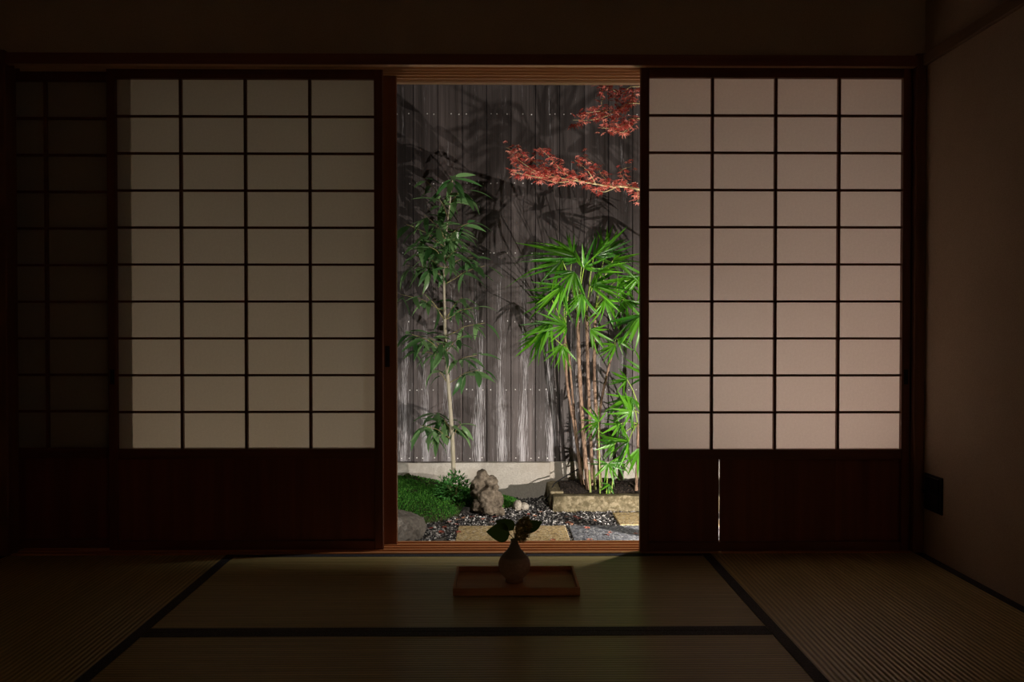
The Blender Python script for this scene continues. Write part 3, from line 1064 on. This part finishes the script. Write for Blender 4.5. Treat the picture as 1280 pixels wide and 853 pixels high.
for k in range(9):
    a = U(0, 2 * pi)
    base = V((bp.x, 2.36, bpz - 0.01))
    sm.tube([base, base + V((cos(a) * 0.03, sin(a) * 0.03, 0.05)), base + V((cos(a) * 0.06, sin(a) * 0.06, 0.09))], [0.0018, 0.0014, 0.0008], 5)
sm.build('stems', M['twig'], bush)

# ------------------------------------------------------------------ sapling
def smooth_path(pts, n=5):
    """Catmull-Rom through the points"""
    out = []
    P = [pts[0]] + list(pts) + [pts[-1]]
    for i in range(1, len(P) - 2):
        for k in range(n):
            t = k / n
            a, b, c, d = P[i - 1], P[i], P[i + 1], P[i + 2]
            out.append(0.5 * ((2 * b) + (c - a) * t + (2 * a - 5 * b + 4 * c - d) * t * t + (-a + 3 * b - 3 * c + d) * t ** 3))
    out.append(pts[-1])
    return out


TY = 2.50
tb = at(567, 600, TY)
tree = thing('evergreen_sapling', (tb.x, TY, GZ + mound_h(tb.x, TY)), 'slender pale trunked evergreen sapling with drooping dark leaves by the fence', 'tree')
tpx = [(567, 603), (566, 560), (562, 500), (558, 450), (556, 400), (555, 345), (557, 300), (562, 255), (566, 222)]
tpts = smooth_path([at(x, y, TY + 0.02 * sin(y * 0.02)) for x, y in tpx], 5)
nT = len(tpts)
trad = [0.0150 + (0.0036 - 0.0150) * (i / (nT - 1)) ** 1.1 for i in range(nT)]
trad[0] = 0.020; trad[1] = 0.0165
MB().tube(tpts, trad, 10).build('trunk', M['sapling_bark'], tree, True)


def trunk_at(py):
    best = min(tpts, key=lambda p: abs(p.z - at(560, py, TY).z))
    return best


oak = [leaf_mesh('leaf', M['oak_leaf'], 1.0, 0.29, 6, 0.25, dr, shape=0.85) for dr in (0.15, 0.35, 0.6)]
# branch tip (px, py), where it leaves the trunk (py), number of leaves, leaf length scale
clusters = [(529, 222, 262, 6, 0.8), (566, 222, 240, 10, 1.15), (582, 238, 258, 8, 1.2), (548, 248, 270, 9, 1.1), (530, 268, 300, 9, 1.0),
            (507, 280, 310, 8, 1.0), (545, 283, 300, 8, 1.0), (588, 278, 300, 9, 0.95), (568, 300, 310, 8, 0.9), (520, 300, 330, 9, 1.0),
            (548, 312, 325, 9, 1.0), (578, 312, 330, 9, 1.0), (592, 322, 340, 7, 0.9), (509, 332, 350, 8, 1.0), (532, 332, 345, 8, 1.0),
            (560, 335, 350, 7, 0.9), (608, 332, 352, 6, 1.15), (500, 368, 392, 5, 1.0), (528, 366, 398, 4, 1.1), (578, 372, 395, 10, 0.9),
            (596, 384, 400, 9, 0.9), (606, 404, 425, 6, 0.9), (507, 416, 440, 10, 1.0), (530, 420, 442, 10, 1.05), (552, 428, 446, 9, 1.0),
            (518, 440, 452, 7, 0.9), (580, 420, 442, 6, 0.9), (597, 444, 462, 9, 1.0), (602, 462, 475, 9, 1.0), (543, 462, 478, 5, 0.9),
            (543, 516, 540, 13, 1.0), (525, 532, 545, 10, 1.0), (555, 526, 545, 10, 0.95), (577, 530, 548, 7, 0.8), (540, 545, 550, 5, 0.9),
            (556, 288, 305, 7, 1.0), (574, 290, 312, 7, 1.0), (536, 308, 330, 7, 1.0), (562, 318, 335, 6, 1.0), (516, 318, 335, 6, 1.0)]
nl = 0
for (px, py, ty, n, ls) in clusters:
    yy = TY + U(-0.20, 0.16)
    tip = at(px, py, yy)
    st = trunk_at(ty)
    mid = st.lerp(tip, 0.5) + V((0, 0, 0.02))
    q1 = st.lerp(tip, 0.25) + V((0, 0, 0.005))
    bp_ = smooth_path([st, q1, mid, tip], 3)
    MB().tube(bp_, [0.0045 - 0.003 * i / (len(bp_) - 1) for i in range(len(bp_))], 6).build('branch', M['twig'], tree, True)
    out = (tip - st).normalized()
    for k in range(n):
        t = 1.0 - 0.5 * (k / n) ** 1.3
        p = bp_[min(len(bp_) - 1, int(t * (len(bp_) - 1)))]
        a = k * 2.4 + U(-0.4, 0.4)
        d = V((cos(a), sin(a) * 0.8, U(-1.15, 0.10))) + out * 0.45
        L = 0.138 * ls * U(0.75, 1.2)
        q = p + d.normalized() * 0.012
        tipp = q + d.normalized() * L
        if tipp.y > YF - 0.03: d.y *= -1
        put('leaf', oak[nl % 3], tree, orient(q, d, V((U(-.3, .3), U(-.3, .3), 1)), (L, L * U(0.85, 1.15), L), U(-0.5, 0.5)))
        nl += 1

# ------------------------------------------------------------------ lady palms
leaflets = [leaf_mesh('leaflet', M['palm_leaf'], 1.0, 0.074, 7, 0.35, dr, shape=0.60) for dr in (0.08, 0.30, 0.65)]


def palm_frond(plant, base, hub, facing, length, n, spread=150, droop=0.0, name='frond', wide=1.0):
    """petiole from base to hub, leaflets fanning around the outward direction; facing = rough normal of the fan"""
    d0 = (hub - base)
    bow = base.lerp(hub, 0.55) + V((0, 0, 0.25 * d0.length * 0.35))
    pts = smooth_path([base, bow, hub], 4)
    fr = MB().tube(pts, [0.0044 - 0.0020 * i / (len(pts) - 1) for i in range(len(pts))], 5).build(name, M['palm_stalk'], plant, True)
    out = facing[0].normalized()
    nrm = facing[1]
    nrm = (nrm - out * nrm.dot(out)).normalized()
    for k in range(n):
        a = radians(spread) * ((k + 0.5) / n - 0.5) + U(-0.13, 0.13)
        d = Matrix.Rotation(a, 3, nrm) @ out
        d = (d + V((0, 0, -droop * abs(a) * 0.25))).normalized()
        L = length * (1.0 - 0.25 * (abs(a) / radians(spread * 0.5)) ** 2) * U(0.85, 1.1)
        if (hub + d * L).y > YF - 0.015:
            d.y = -abs(d.y) * 0.4
            d.normalize()
        put('leaflet', leaflets[R.randrange(3)], fr, orient(hub, d, nrm, (L, wide * L * U(0.9, 1.3) * (0.25 / length) ** 0.5, L), U(-0.9, 0.9)))
    return fr


PY = 2.60
pb = V((at(735, 605, PY).x, PY, soil_h(0.6, PY)))
palm = thing('lady_palm', pb, 'tall clump of fan leaved palm with brown fibrous canes in the kerbed bed', 'palm')
canes = [([(735, 606), (729, 540), (724, 460), (722, 392)], 2.52, 0.0135), ([(729, 602), (719, 540), (709, 480), (706, 415)], 2.60, 0.0100),
         ([(741, 603), (738, 540), (735, 470), (733, 390)], 2.60, 0.0120), ([(751, 602), (746, 530), (743, 470), (744, 385)], 2.57, 0.0110),
         ([(727, 604), (721, 550), (716, 500), (711, 440)], 2.66, 0.0085), ([(748, 601), (749, 540), (752, 500), (768, 430)], 2.63, 0.0085)]
ctops = []
for pts, yy, r in canes:
    P = [at(x, y, yy + 0.01 * i) for i, (x, y) in enumerate(pts)]
    P[0].z = soil_h(P[0].x, yy) - 0.02
    sp = smooth_path(P, 7)
    rad = [r * (1 + 0.22 * sin(i * 2.1) * (0.3 + 0.7 * R.random())) * (1.1 - 0.25 * i / len(sp)) for i in range(len(sp))]
    MB().tube(sp, rad, 9).build('cane', M['cane'], palm, True)
    ctops.append(sp[-1])
for (x, y0_, y1_, yy) in ((738, 614, 588, 2.47), (744, 606, 586, 2.50), (751, 604, 582, 2.52)):
    a = at(x, y0_, yy); a.z = soil_h(a.x, yy) - 0.01
    b = at(x - 1.5, y1_, yy)
    MB().tube([a, a.lerp(b, 0.5), b], [0.0085, 0.0075, 0.005], 8).build('shoot', M['shoot'], palm, True)

DN, UP, LF, RT, FW = V((0, 0, -1)), V((0, 0, 1)), V((-1, 0, 0)), V((1, 0, 0)), V((0, -1, 0))
# hub px, depth, outward direction, fan normal, leaflet length, leaflets, spread, cane index
fronds = [((728, 325), 2.40, LF * 1.0 + UP * 0.28 + FW * 0.20, UP * 0.8 + FW * 0.75, 0.41, 13, 70, 0),
          ((703, 326), 2.32, LF * 0.8 + DN * 0.45 + FW * 0.2, UP * 0.5 + FW * 0.8, 0.22, 11, 110, 0),
          ((704, 358), 2.30, LF * 0.75 + DN * 0.7, FW * 1.0 + UP * 0.3, 0.25, 12, 120, 1),
          ((690, 402), 2.28, LF * 0.8 + DN * 0.65, FW * 0.8 + UP * 0.6, 0.25, 12, 110, 1),
          ((708, 408), 2.30, LF * 0.6 + UP * 0.25 + FW * 0.2, FW * 0.7 + UP * 0.8, 0.20, 11, 190, 1),
          ((742, 322), 2.42, RT * 0.7 + UP * 0.45, FW * 0.8 + UP * 0.4, 0.28, 12, 110, 2),
          ((757, 316), 2.55, UP * 0.8 + RT * 0.35, FW * 1.0, 0.20, 9, 100, 3),
          ((738, 358), 2.33, RT * 0.9 + UP * 0.2, FW * 0.75 + UP * 0.6, 0.28, 12, 130, 2),
          ((766, 326), 2.36, RT * 0.9 + DN * 0.1, FW * 0.6 + UP * 0.8, 0.26, 12, 140, 3),
          ((775, 348), 2.45, RT * 0.6 + DN * 0.6, FW * 0.9 + UP * 0.3, 0.24, 12, 130, 3),
          ((728, 368), 2.38, DN * 0.9 + LF * 0.2, FW * 1.0, 0.20, 10, 110, 0),
          ((676, 420), 2.40, LF * 0.7 + DN * 0.7, FW * 0.8 + UP * 0.5, 0.20, 11, 120, 4),
          ((756, 374), 2.40, DN * 0.8 + RT * 0.4, FW * 1.0, 0.21, 11, 130, 3),
          ((703, 432), 2.40, DN * 0.8 + LF * 0.2, FW * 0.9 + UP * 0.3, 0.17, 10, 140, 4),
          ((738, 412), 2.44, RT * 0.8 + DN * 0.5, FW * 0.8 + UP * 0.5, 0.18, 9, 140, 2),
          ((718, 340), 2.26, LF * 0.5 + DN * 0.7 + FW * 0.3, FW * 0.9 + UP * 0.4, 0.22, 11, 140, 0),
          ((800, 345), 2.40, LF * 0.2 + DN * 0.8, FW * 1.0, 0.24, 11, 150, 3),
          ((770, 432), 2.45, DN * 0.4 + LF * 0.7, FW * 0.8 + UP * 0.5, 0.15, 8, 130, 5),
          ((772, 425), 2.45, RT * 0.8 + DN * 0.3, FW * 0.8 + UP * 0.5, 0.15, 8, 120, 5),
          ((716, 318), 2.52, UP * 0.7 + LF * 0.5, FW * 0.9 + UP * 0.2, 0.18, 9, 110, 1),
          ((748, 340), 2.30, UP * 0.2 + RT * 0.5 + FW * 0.5, FW * 0.6 + UP * 0.8, 0.20, 11, 170, 2),
          ((780, 375), 2.42, RT * 0.4 + DN * 0.8, FW * 1.0, 0.19, 10, 120, 3),
          ((690, 375), 2.44, LF * 0.9 + DN * 0.2, FW * 0.7 + UP * 0.7, 0.20, 10, 110, 4),
          ((730, 335), 2.34, UP * 0.5 + RT * 0.1 + FW * 0.5, FW * 0.8 + UP * 0.6, 0.17, 9, 190, 0)]
for hub, yy, out, nrm, L, n, sp, ci in fronds:
    palm_frond(palm, ctops[ci].copy(), at(hub[0], hub[1], yy), (out, nrm), L, n, sp)

# younger palms low in the bed
y1b = V((at(752, 608, 2.50).x, 2.50, soil_h(0.7, 2.50)))
yp = thing('young_palm', y1b, 'short young fan palm shoot at the foot of the brown canes', 'palm')
for hub, yy, out, nrm, L, n, sp, bx in [((748, 528), 2.44, LF * 0.6 + UP * 0.2, FW + UP * 0.3, 0.14, 11, 230, 750), ((760, 580), 2.44, DN * 0.6 + FW * 0.3, FW + UP * 0.5, 0.14, 10, 250, 758),
                                        ((770, 575), 2.46, DN * 0.5 + RT * 0.5, FW + UP * 0.4, 0.14, 7, 180, 764), ((762, 606), 2.43, DN * 0.3 + FW * 0.4 + LF * 0.3, FW + UP, 0.08, 6, 170, 762)]:
    b = at(bx, 612, yy); b.z = soil_h(b.x, yy) - 0.01
    palm_frond(yp, b, at(hub[0], hub[1], yy), (out, nrm), L, n, sp)
y2b = V((at(796, 606, 2.50).x, 2.50, soil_h(0.85, 2.50)))
yq = thing('young_palm', y2b, 'bright green mid height fan palm at the door edge of the bed', 'palm')
for pts, r in (([(795, 610), (797, 570), (798, 530)], 0.010), ([(803, 610), (806, 560), (808, 450), (809, 410)], 0.011), ([(800, 610), (803, 560), (802, 520)], 0.009)):
    P = [at(x, y, 2.50) for x, y in pts]
    P[0].z = soil_h(P[0].x, 2.50) - 0.02
    sp_ = smooth_path(P, 6)
    MB().tube(sp_, [r * (1 + 0.2 * sin(i * 2.3)) for i in range(len(sp_))], 8).build('cane', M['cane'], yq, True)
for hub, yy, out, nrm, L, n, sp, bx, by in [((786, 552), 2.36, LF * 0.9 + DN * 0.1, FW * 0.8 + UP * 0.6, 0.21, 8, 170, 797, 530), ((790, 497), 2.36, LF * 0.4 + DN * 0.7, FW * 0.9 + UP * 0.4, 0.21, 8, 150, 797, 530),
                                            ((784, 475), 2.40, LF * 0.7 + UP * 0.1, FW * 0.7 + UP * 0.7, 0.13, 7, 150, 802, 520), ((802, 395), 2.30, LF * 0.75 + DN * 0.55, FW * 0.8 + UP * 0.5, 0.24, 9, 120, 809, 410),
                                            ((812, 470), 2.40, LF * 0.5 + UP * 0.6, FW, 0.20, 8, 130, 809, 420), ((800, 560), 2.36, DN * 0.7, FW + UP * 0.2, 0.19, 7, 120, 802, 520),
                                            ((776, 530), 2.42, LF * 0.6 + DN * 0.5, FW * 0.8 + UP * 0.6, 0.15, 7, 190, 797, 530), ((768, 556), 2.44, LF * 0.7 + UP * 0.1, FW * 0.8 + UP * 0.6, 0.14, 7, 170, 797, 530),
                                            ((790, 515), 2.34, LF * 0.5 + UP * 0.3, FW * 0.9 + UP * 0.3, 0.16, 7, 170, 802, 520)]:
    palm_frond(yq, at(bx, by, 2.50), at(hub[0], hub[1], yy), (out, nrm), L, n + 3, sp, wide=1.2)

# ------------------------------------------------------------------ red maple
MY = 1.95
mroot = V((2.25, 2.05, GZ))
maple = thing('red_maple', mroot, 'red leaved maple reaching its twigs across the upper garden view', 'tree')
lo = [at(x, y, MY) for x, y in ((800, 237), (762, 233), (722, 226), (692, 221), (668, 216), (640, 207))]
hi = [at(x, y, MY - 0.05) for x, y in ((800, 129), (776, 136), (756, 146), (738, 150), (716, 150))]
hi2 = [at(x, y, MY - 0.1) for x, y in ((800, 148), (785, 154), (768, 160), (752, 160))]
hi3 = [at(x, y, MY + 0.05) for x, y in ((800, 108), (780, 116), (765, 112), (756, 108))]
fork = V((1.95, 2.02, 1.05))
MB().tube(smooth_path([mroot + V((0, 0, -0.05)), mroot + V((-0.03, 0.0, 0.6)), fork, V((1.8, 1.98, 1.9)), V((1.6, 1.96, 2.9))], 5),
          [0.045 - 0.030 * i / 20 for i in range(21)], 9).build('trunk', M['maple_bark'], maple, True)


def limb(pts, r0, r1, name='branch', mat='maple_twig'):
    sp = smooth_path(pts, 4)
    MB().tube(sp, [r0 + (r1 - r0) * i / (len(sp) - 1) for i in range(len(sp))], 6).build(name, M[mat], maple, True)
    return sp


paths = []
paths.append(limb([fork, V((1.5, 2.0, 1.45))] + lo, 0.009, 0.0010)[6:])
up1 = V((1.80, 1.98, 1.9))
paths.append(limb([up1, V((1.4, 1.95, 2.05))] + hi, 0.006, 0.0012)[6:])
paths.append(limb([up1, V((1.35, 1.9, 1.98))] + hi2, 0.005, 0.0012)[6:])
paths.append(limb([up1, V((1.35, 2.0, 2.15))] + hi3, 0.005, 0.0012)[6:])
for seg in ([(735, 229), (708, 218), (690, 200), (674, 184)], [(765, 233), (752, 218), (742, 204), (728, 194)], [(700, 223), (680, 210), (655, 195), (632, 184)],
            [(690, 221), (675, 222), (660, 219), (640, 215)], [(720, 226), (700, 228), (690, 227), (672, 222)], [(790, 236), (782, 226), (775, 214), (790, 208)],
            [(770, 234), (756, 240), (745, 237)], [(672, 216), (655, 205), (640, 193)], [(745, 231), (735, 214), (718, 200)], [(796, 237), (798, 246), (797, 252)]):
    yy = MY + U(-0.10, 0.10)
    pp = [at(x, y, MY + (yy - MY) * i / 3) for i, (x, y) in enumerate(seg)]
    paths.append(limb(pp, 0.0026, 0.0011, 'twig'))
for seg in ([(757, 146), (752, 130), (754, 118), (750, 111)], [(776, 136), (768, 122), (775, 112)], [(790, 152), (780, 165), (765, 163)], [(790, 130), (792, 118), (796, 110)],
            [(768, 140), (758, 138), (742, 140), (728, 142)], [(796, 148), (790, 158), (782, 166)]):
    yy = MY + U(-0.12, 0.06)
    pp = [at(x, y, MY - 0.05 + (yy - MY) * i / 3) for i, (x, y) in enumerate(seg)]
    paths.append(limb(pp, 0.0024, 0.0011, 'twig'))


def maple_geo(cup=0.12):
    ang = [0, 38, -38, 78, -78, 122, -122]
    ln = [1.0, 0.92, 0.92, 0.70, 0.70, 0.40, 0.40]
    order = sorted(range(7), key=lambda i: ang[i])
    vs = [(0.0, 0, 0)]
    ring = []
    for j, i in enumerate(order):
        a, l = radians(ang[i]), ln[i]
        if j == 0:
            ring.append((radians(ang[i] - 20), 0.16))
        ring.append((a - 0.16, l * 0.52))
        ring.append((a, l))
        ring.append((a + 0.16, l * 0.52))
        nxt = radians(ang[order[j + 1]]) if j < 6 else a + 0.7
        ring.append(((a + nxt) / 2, 0.24))
    for a, l in ring:
        vs.append((l * cos(a), l * sin(a), -cup * l * l + 0.05 * sin(3 * a)))
    fs = [(0, k + 1, k + 2) for k in range(len(ring) - 1)]
    return vs, fs


mv, mf = maple_geo()
mleaf = MB().raw(mv, mf).mesh('leaf', M['maple'])
mv2, mf2 = maple_geo(0.45)
mleaf2 = MB().raw(mv2, mf2).mesh('leaf', M['maple'])
spots = []
for p in paths:
    for k in range(12000):
        break
wts = []
for p in paths:
    ln_ = sum((p[i + 1] - p[i]).length for i in range(len(p) - 1))
    wts.append(ln_)
tot = sum(wts)
extra = MB()
N_LEAF = 780
for k in range(N_LEAF):
    p = R.choices(paths, wts)[0]
    t = U(0.05, 1.0) * (len(p) - 1)
    i = min(int(t), len(p) - 2)
    q = p[i].lerp(p[i + 1], t - i) + V((U(-0.035, 0.035), U(-0.06, 0.06), U(-0.022, 0.035)))
    if q.x > 1.15: continue
    a = U(0, 2 * pi)
    m = orient(q, V((cos(a), sin(a), U(-0.6, 0.1))), V((U(-.6, .6), U(-.9, .5), 1)), U(0.021, 0.041))
    if k < 297:
        put('leaf', (mleaf, mleaf2)[k % 2], maple, m)
    else:
        extra.raw([m @ V(v) for v in (mv, mv2)[k % 2]], mf)
ex = extra.build('leaf_mass', M['maple_stuff'], maple)
ex['kind'] = 'stuff'

# ------------------------------------------------------------------ fallen leaves
fleaf = [MB().raw(*maple_geo(c)).mesh('fallen_leaf', M['fallen']) for c in (0.15, 0.5)]
fpx = [(563, 652, 0), (573, 649, 0), (568, 655, 0), (556, 658, 0), (580, 647, 0), (605, 648, 0), (618, 646, 0), (574, 664, 3), (675, 640, 0), (668, 644, 0), (706, 646, 0), (718, 645, 0), (712, 653, 0),
       (742, 650, 0), (716, 655, 0), (758, 668, 2), (762, 665, 2), (735, 659, 2), (738, 674, 2), (690, 674, 1), (795, 667, 2), (661, 642, 0), (590, 646, 0), (549, 664, 0), (540, 660, 0), (614, 652, 0), (725, 648, 0)]
lab = {0: ('small reddish leaf fallen on gravel between the moss mound and the yellow slab', 'fallen leaves by the moss'),
       4: ('small reddish leaf fallen on gravel in front of the granite kerb', 'fallen leaves by the kerb'),
       1: ('small reddish leaf fallen on the yellow paving slab beyond the vase', None),
       2: ('small reddish leaf fallen on the grey paving slab', 'fallen leaves on the grey slab'),
       3: ('small reddish leaf fallen at the left corner of the yellow slab', None)}
for k, (x, y, s) in enumerate(fpx):
    if s == 0 and x > 640: s = 4
    z = PZ + 0.006 if s in (1, 2, 3) else GZ + 0.016
    p = atz(x, y, z)
    a = U(0, 2 * pi)
    o = bpy.data.objects.new('fallen_leaf', fleaf[k % 2])
    COL.objects.link(o)
    o.matrix_basis = orient(p, V((cos(a), sin(a), 0)), V((U(-.25, .25), U(-.25, .25), 1)), U(0.026, 0.040))
    tag(o, lab[s][0], 'leaf', lab[s][1])

# ------------------------------------------------------------------ cable and garden spotlights
cp = [atz(669, 627, GZ + 0.012), atz(678, 620, GZ + 0.02), V((kxl - 0.03, 2.52, GZ + 0.05)), V((kxl + 0.02, 2.60, KZ + 0.025)), at(700, 600, 2.66), at(715, 591, 2.70), at(728, 584, 2.74)]
co_ = MB().tube(smooth_path(cp, 4), 0.0042, 7).build('garden_cable', M['cable'], None, True, origin=cp[0])
tag(co_, 'thin black cable climbing over the kerb corner into the palm bed', 'cable')


def spotlight(pos, aim, power, color, size, blend, label, radius=0.010):
    pos, aim = V(pos), V(aim)
    d = (aim - pos).normalized()
    base = V((pos.x, pos.y + 0.0, GZ))
    t = thing('garden_spotlight', base, label, 'spotlight')
    MB().tube([base + V((0, 0, -0.06)), base + V((0, 0, 0.01)), V((pos.x, pos.y, pos.z - 0.05))], [0.004, 0.008, 0.008], 8).build('ground_spike', M['black_iron'], t)
    MB().box(pos.x - 0.05, pos.x + 0.05, pos.y - 0.008, pos.y + 0.008, pos.z - 0.056, pos.z - 0.048).build('bracket', M['black_iron'], t)
    b0, b1 = pos - d * 0.09, pos
    hs = MB().tube([b0, b0 + d * 0.01, b1], [0.030, 0.042, 0.044], 16, cap=False)
    hs.raw([b0 + d * 0.001 + V(x) for x in ()], [])
    ho = hs.build('housing', M['black_iron'], t)
    MB().tube([b0, b0 + d * 0.004], [0.030, 0.030], 16).build('back_cap', M['black_iron'], t)
    MB().tube([b1 - d * 0.022, b1 - d * 0.019], [0.040, 0.040], 16).build('lens', M['glow'], t)
    ld = bpy.data.lights.new('spot_beam', 'SPOT')
    ld.energy = power
    ld.color = color
    ld.spot_size = radians(size)
    ld.spot_blend = blend
    ld.shadow_soft_size = radius
    lo_ = bpy.data.objects.new('spot_beam', ld)
    COL.objects.link(lo_)
    lo_.parent = t
    lo_.location = pos + d * 0.004 - base
    lo_.rotation_euler = d.to_track_quat('-Z', 'Y').to_euler()
    return t


spotlight((1.30, 1.05, GZ + 0.20), (0.66, 2.85, 0.30), LAMP_A, (1.0, 0.90, 0.80), 125, 0.8,
          'black garden spotlight behind the bright screen aimed at the palm bed')
spotlight((-1.20, 1.00, GZ + 0.14), (-0.35, 2.80, 0.95), LAMP_B, (1.0, 0.93, 0.85), 110, 0.8,
          'black garden spotlight behind the dim screen aimed at the sapling')

spotlight((1.36, 1.42, GZ + 0.34), (1.08, 0.0, 0.98), LAMP_D, (1.0, 0.68, 0.55), 76, 1.0,
          'taller black garden spotlight turned back to wash the bright screen')
spotlight((-0.90, 1.42, GZ + 0.11), (-0.88, 0.0, 0.74), LAMP_E, (1.0, 0.70, 0.47), 92, 1.0,
          'black garden spotlight by the boulder, turned to wash the dim screen')

spotlight((0.86, 1.56, GZ + 0.11), (0.42, 1.94, 1.80), LAMP_F, (1.0, 0.90, 0.80), 62, 0.8,
          'black garden spotlight tilted steeply up at the red maple')

# downlight under the eaves, lighting the slabs and the kerb
dl = thing('eave_downlight', (0.85, 0.31, 2.36), 'small black downlight fixed under the eaves above the bright screen', 'downlight')
MB().tube([(0.85, 0.31, 2.36), (0.85, 0.31, 2.30)], 0.012, 10).build('stem', M['black_iron'], dl)
_d = (V((0.30, 1.70, GZ)) - V((0.85, 0.31, 2.28))).normalized()
_b = V((0.85, 0.31, 2.28))
MB().tube([_b - _d * 0.03, _b - _d * 0.02, _b + _d * 0.07], [0.025, 0.04, 0.042], 16, cap=False).build('housing', M['black_iron'], dl)
_ld = bpy.data.lights.new('downlight_beam', 'SPOT')
_ld.energy = LAMP_C
_ld.color = (1.0, 0.92, 0.82)
_ld.spot_size = radians(105)
_ld.spot_blend = 0.9
_ld.shadow_soft_size = 0.03
_lo = bpy.data.objects.new('downlight_beam', _ld)
COL.objects.link(_lo)
_lo.parent = dl
_lo.location = _b + _d * 0.072 - V(dl.location)
_lo.rotation_euler = _d.to_track_quat('-Z', 'Y').to_euler()

# dim fill lamp added out of view at the back, brightening room-side faces
fp = V((0.95, -4.02, 0.0))
fl_ = thing('paper_fill_lamp', fp, 'dim square paper fill lamp added out of view at the back of the room', 'lamp')
MB().box(fp.x - 0.12, fp.x + 0.12, fp.y - 0.12, fp.y + 0.12, 0.0015, 0.03).build('base', M['frame_h'], fl_, bevel=0.002)
for sx in (-1, 1):
    for sy in (-1, 1):
        MB().box(fp.x + sx * 0.11 - 0.006, fp.x + sx * 0.11 + 0.006, fp.y + sy * 0.11 - 0.006, fp.y + sy * 0.11 + 0.006, 0.03, 0.52).build('post', M['frame'], fl_)
sh = MB()
a_ = 0.104
cs = [(-a_, -a_), (a_, -a_), (a_, a_), (-a_, a_)]
sh.raw([(fp.x + x, fp.y + y, z) for z in (0.06, 0.50) for x, y in cs], [(i, (i + 1) % 4, 4 + (i + 1) % 4, 4 + i) for i in range(4)])
sh.build('shade', M['paper'], fl_)
ld_ = bpy.data.lights.new('fill_bulb', 'POINT')
ld_.energy = LAMP_FILL
ld_.color = (1.0, 0.78, 0.58)
ld_.shadow_soft_size = 0.04
lb_ = bpy.data.objects.new('fill_bulb', ld_)
COL.objects.link(lb_)
lb_.parent = fl_
lb_.location = (0, 0, 0.28)
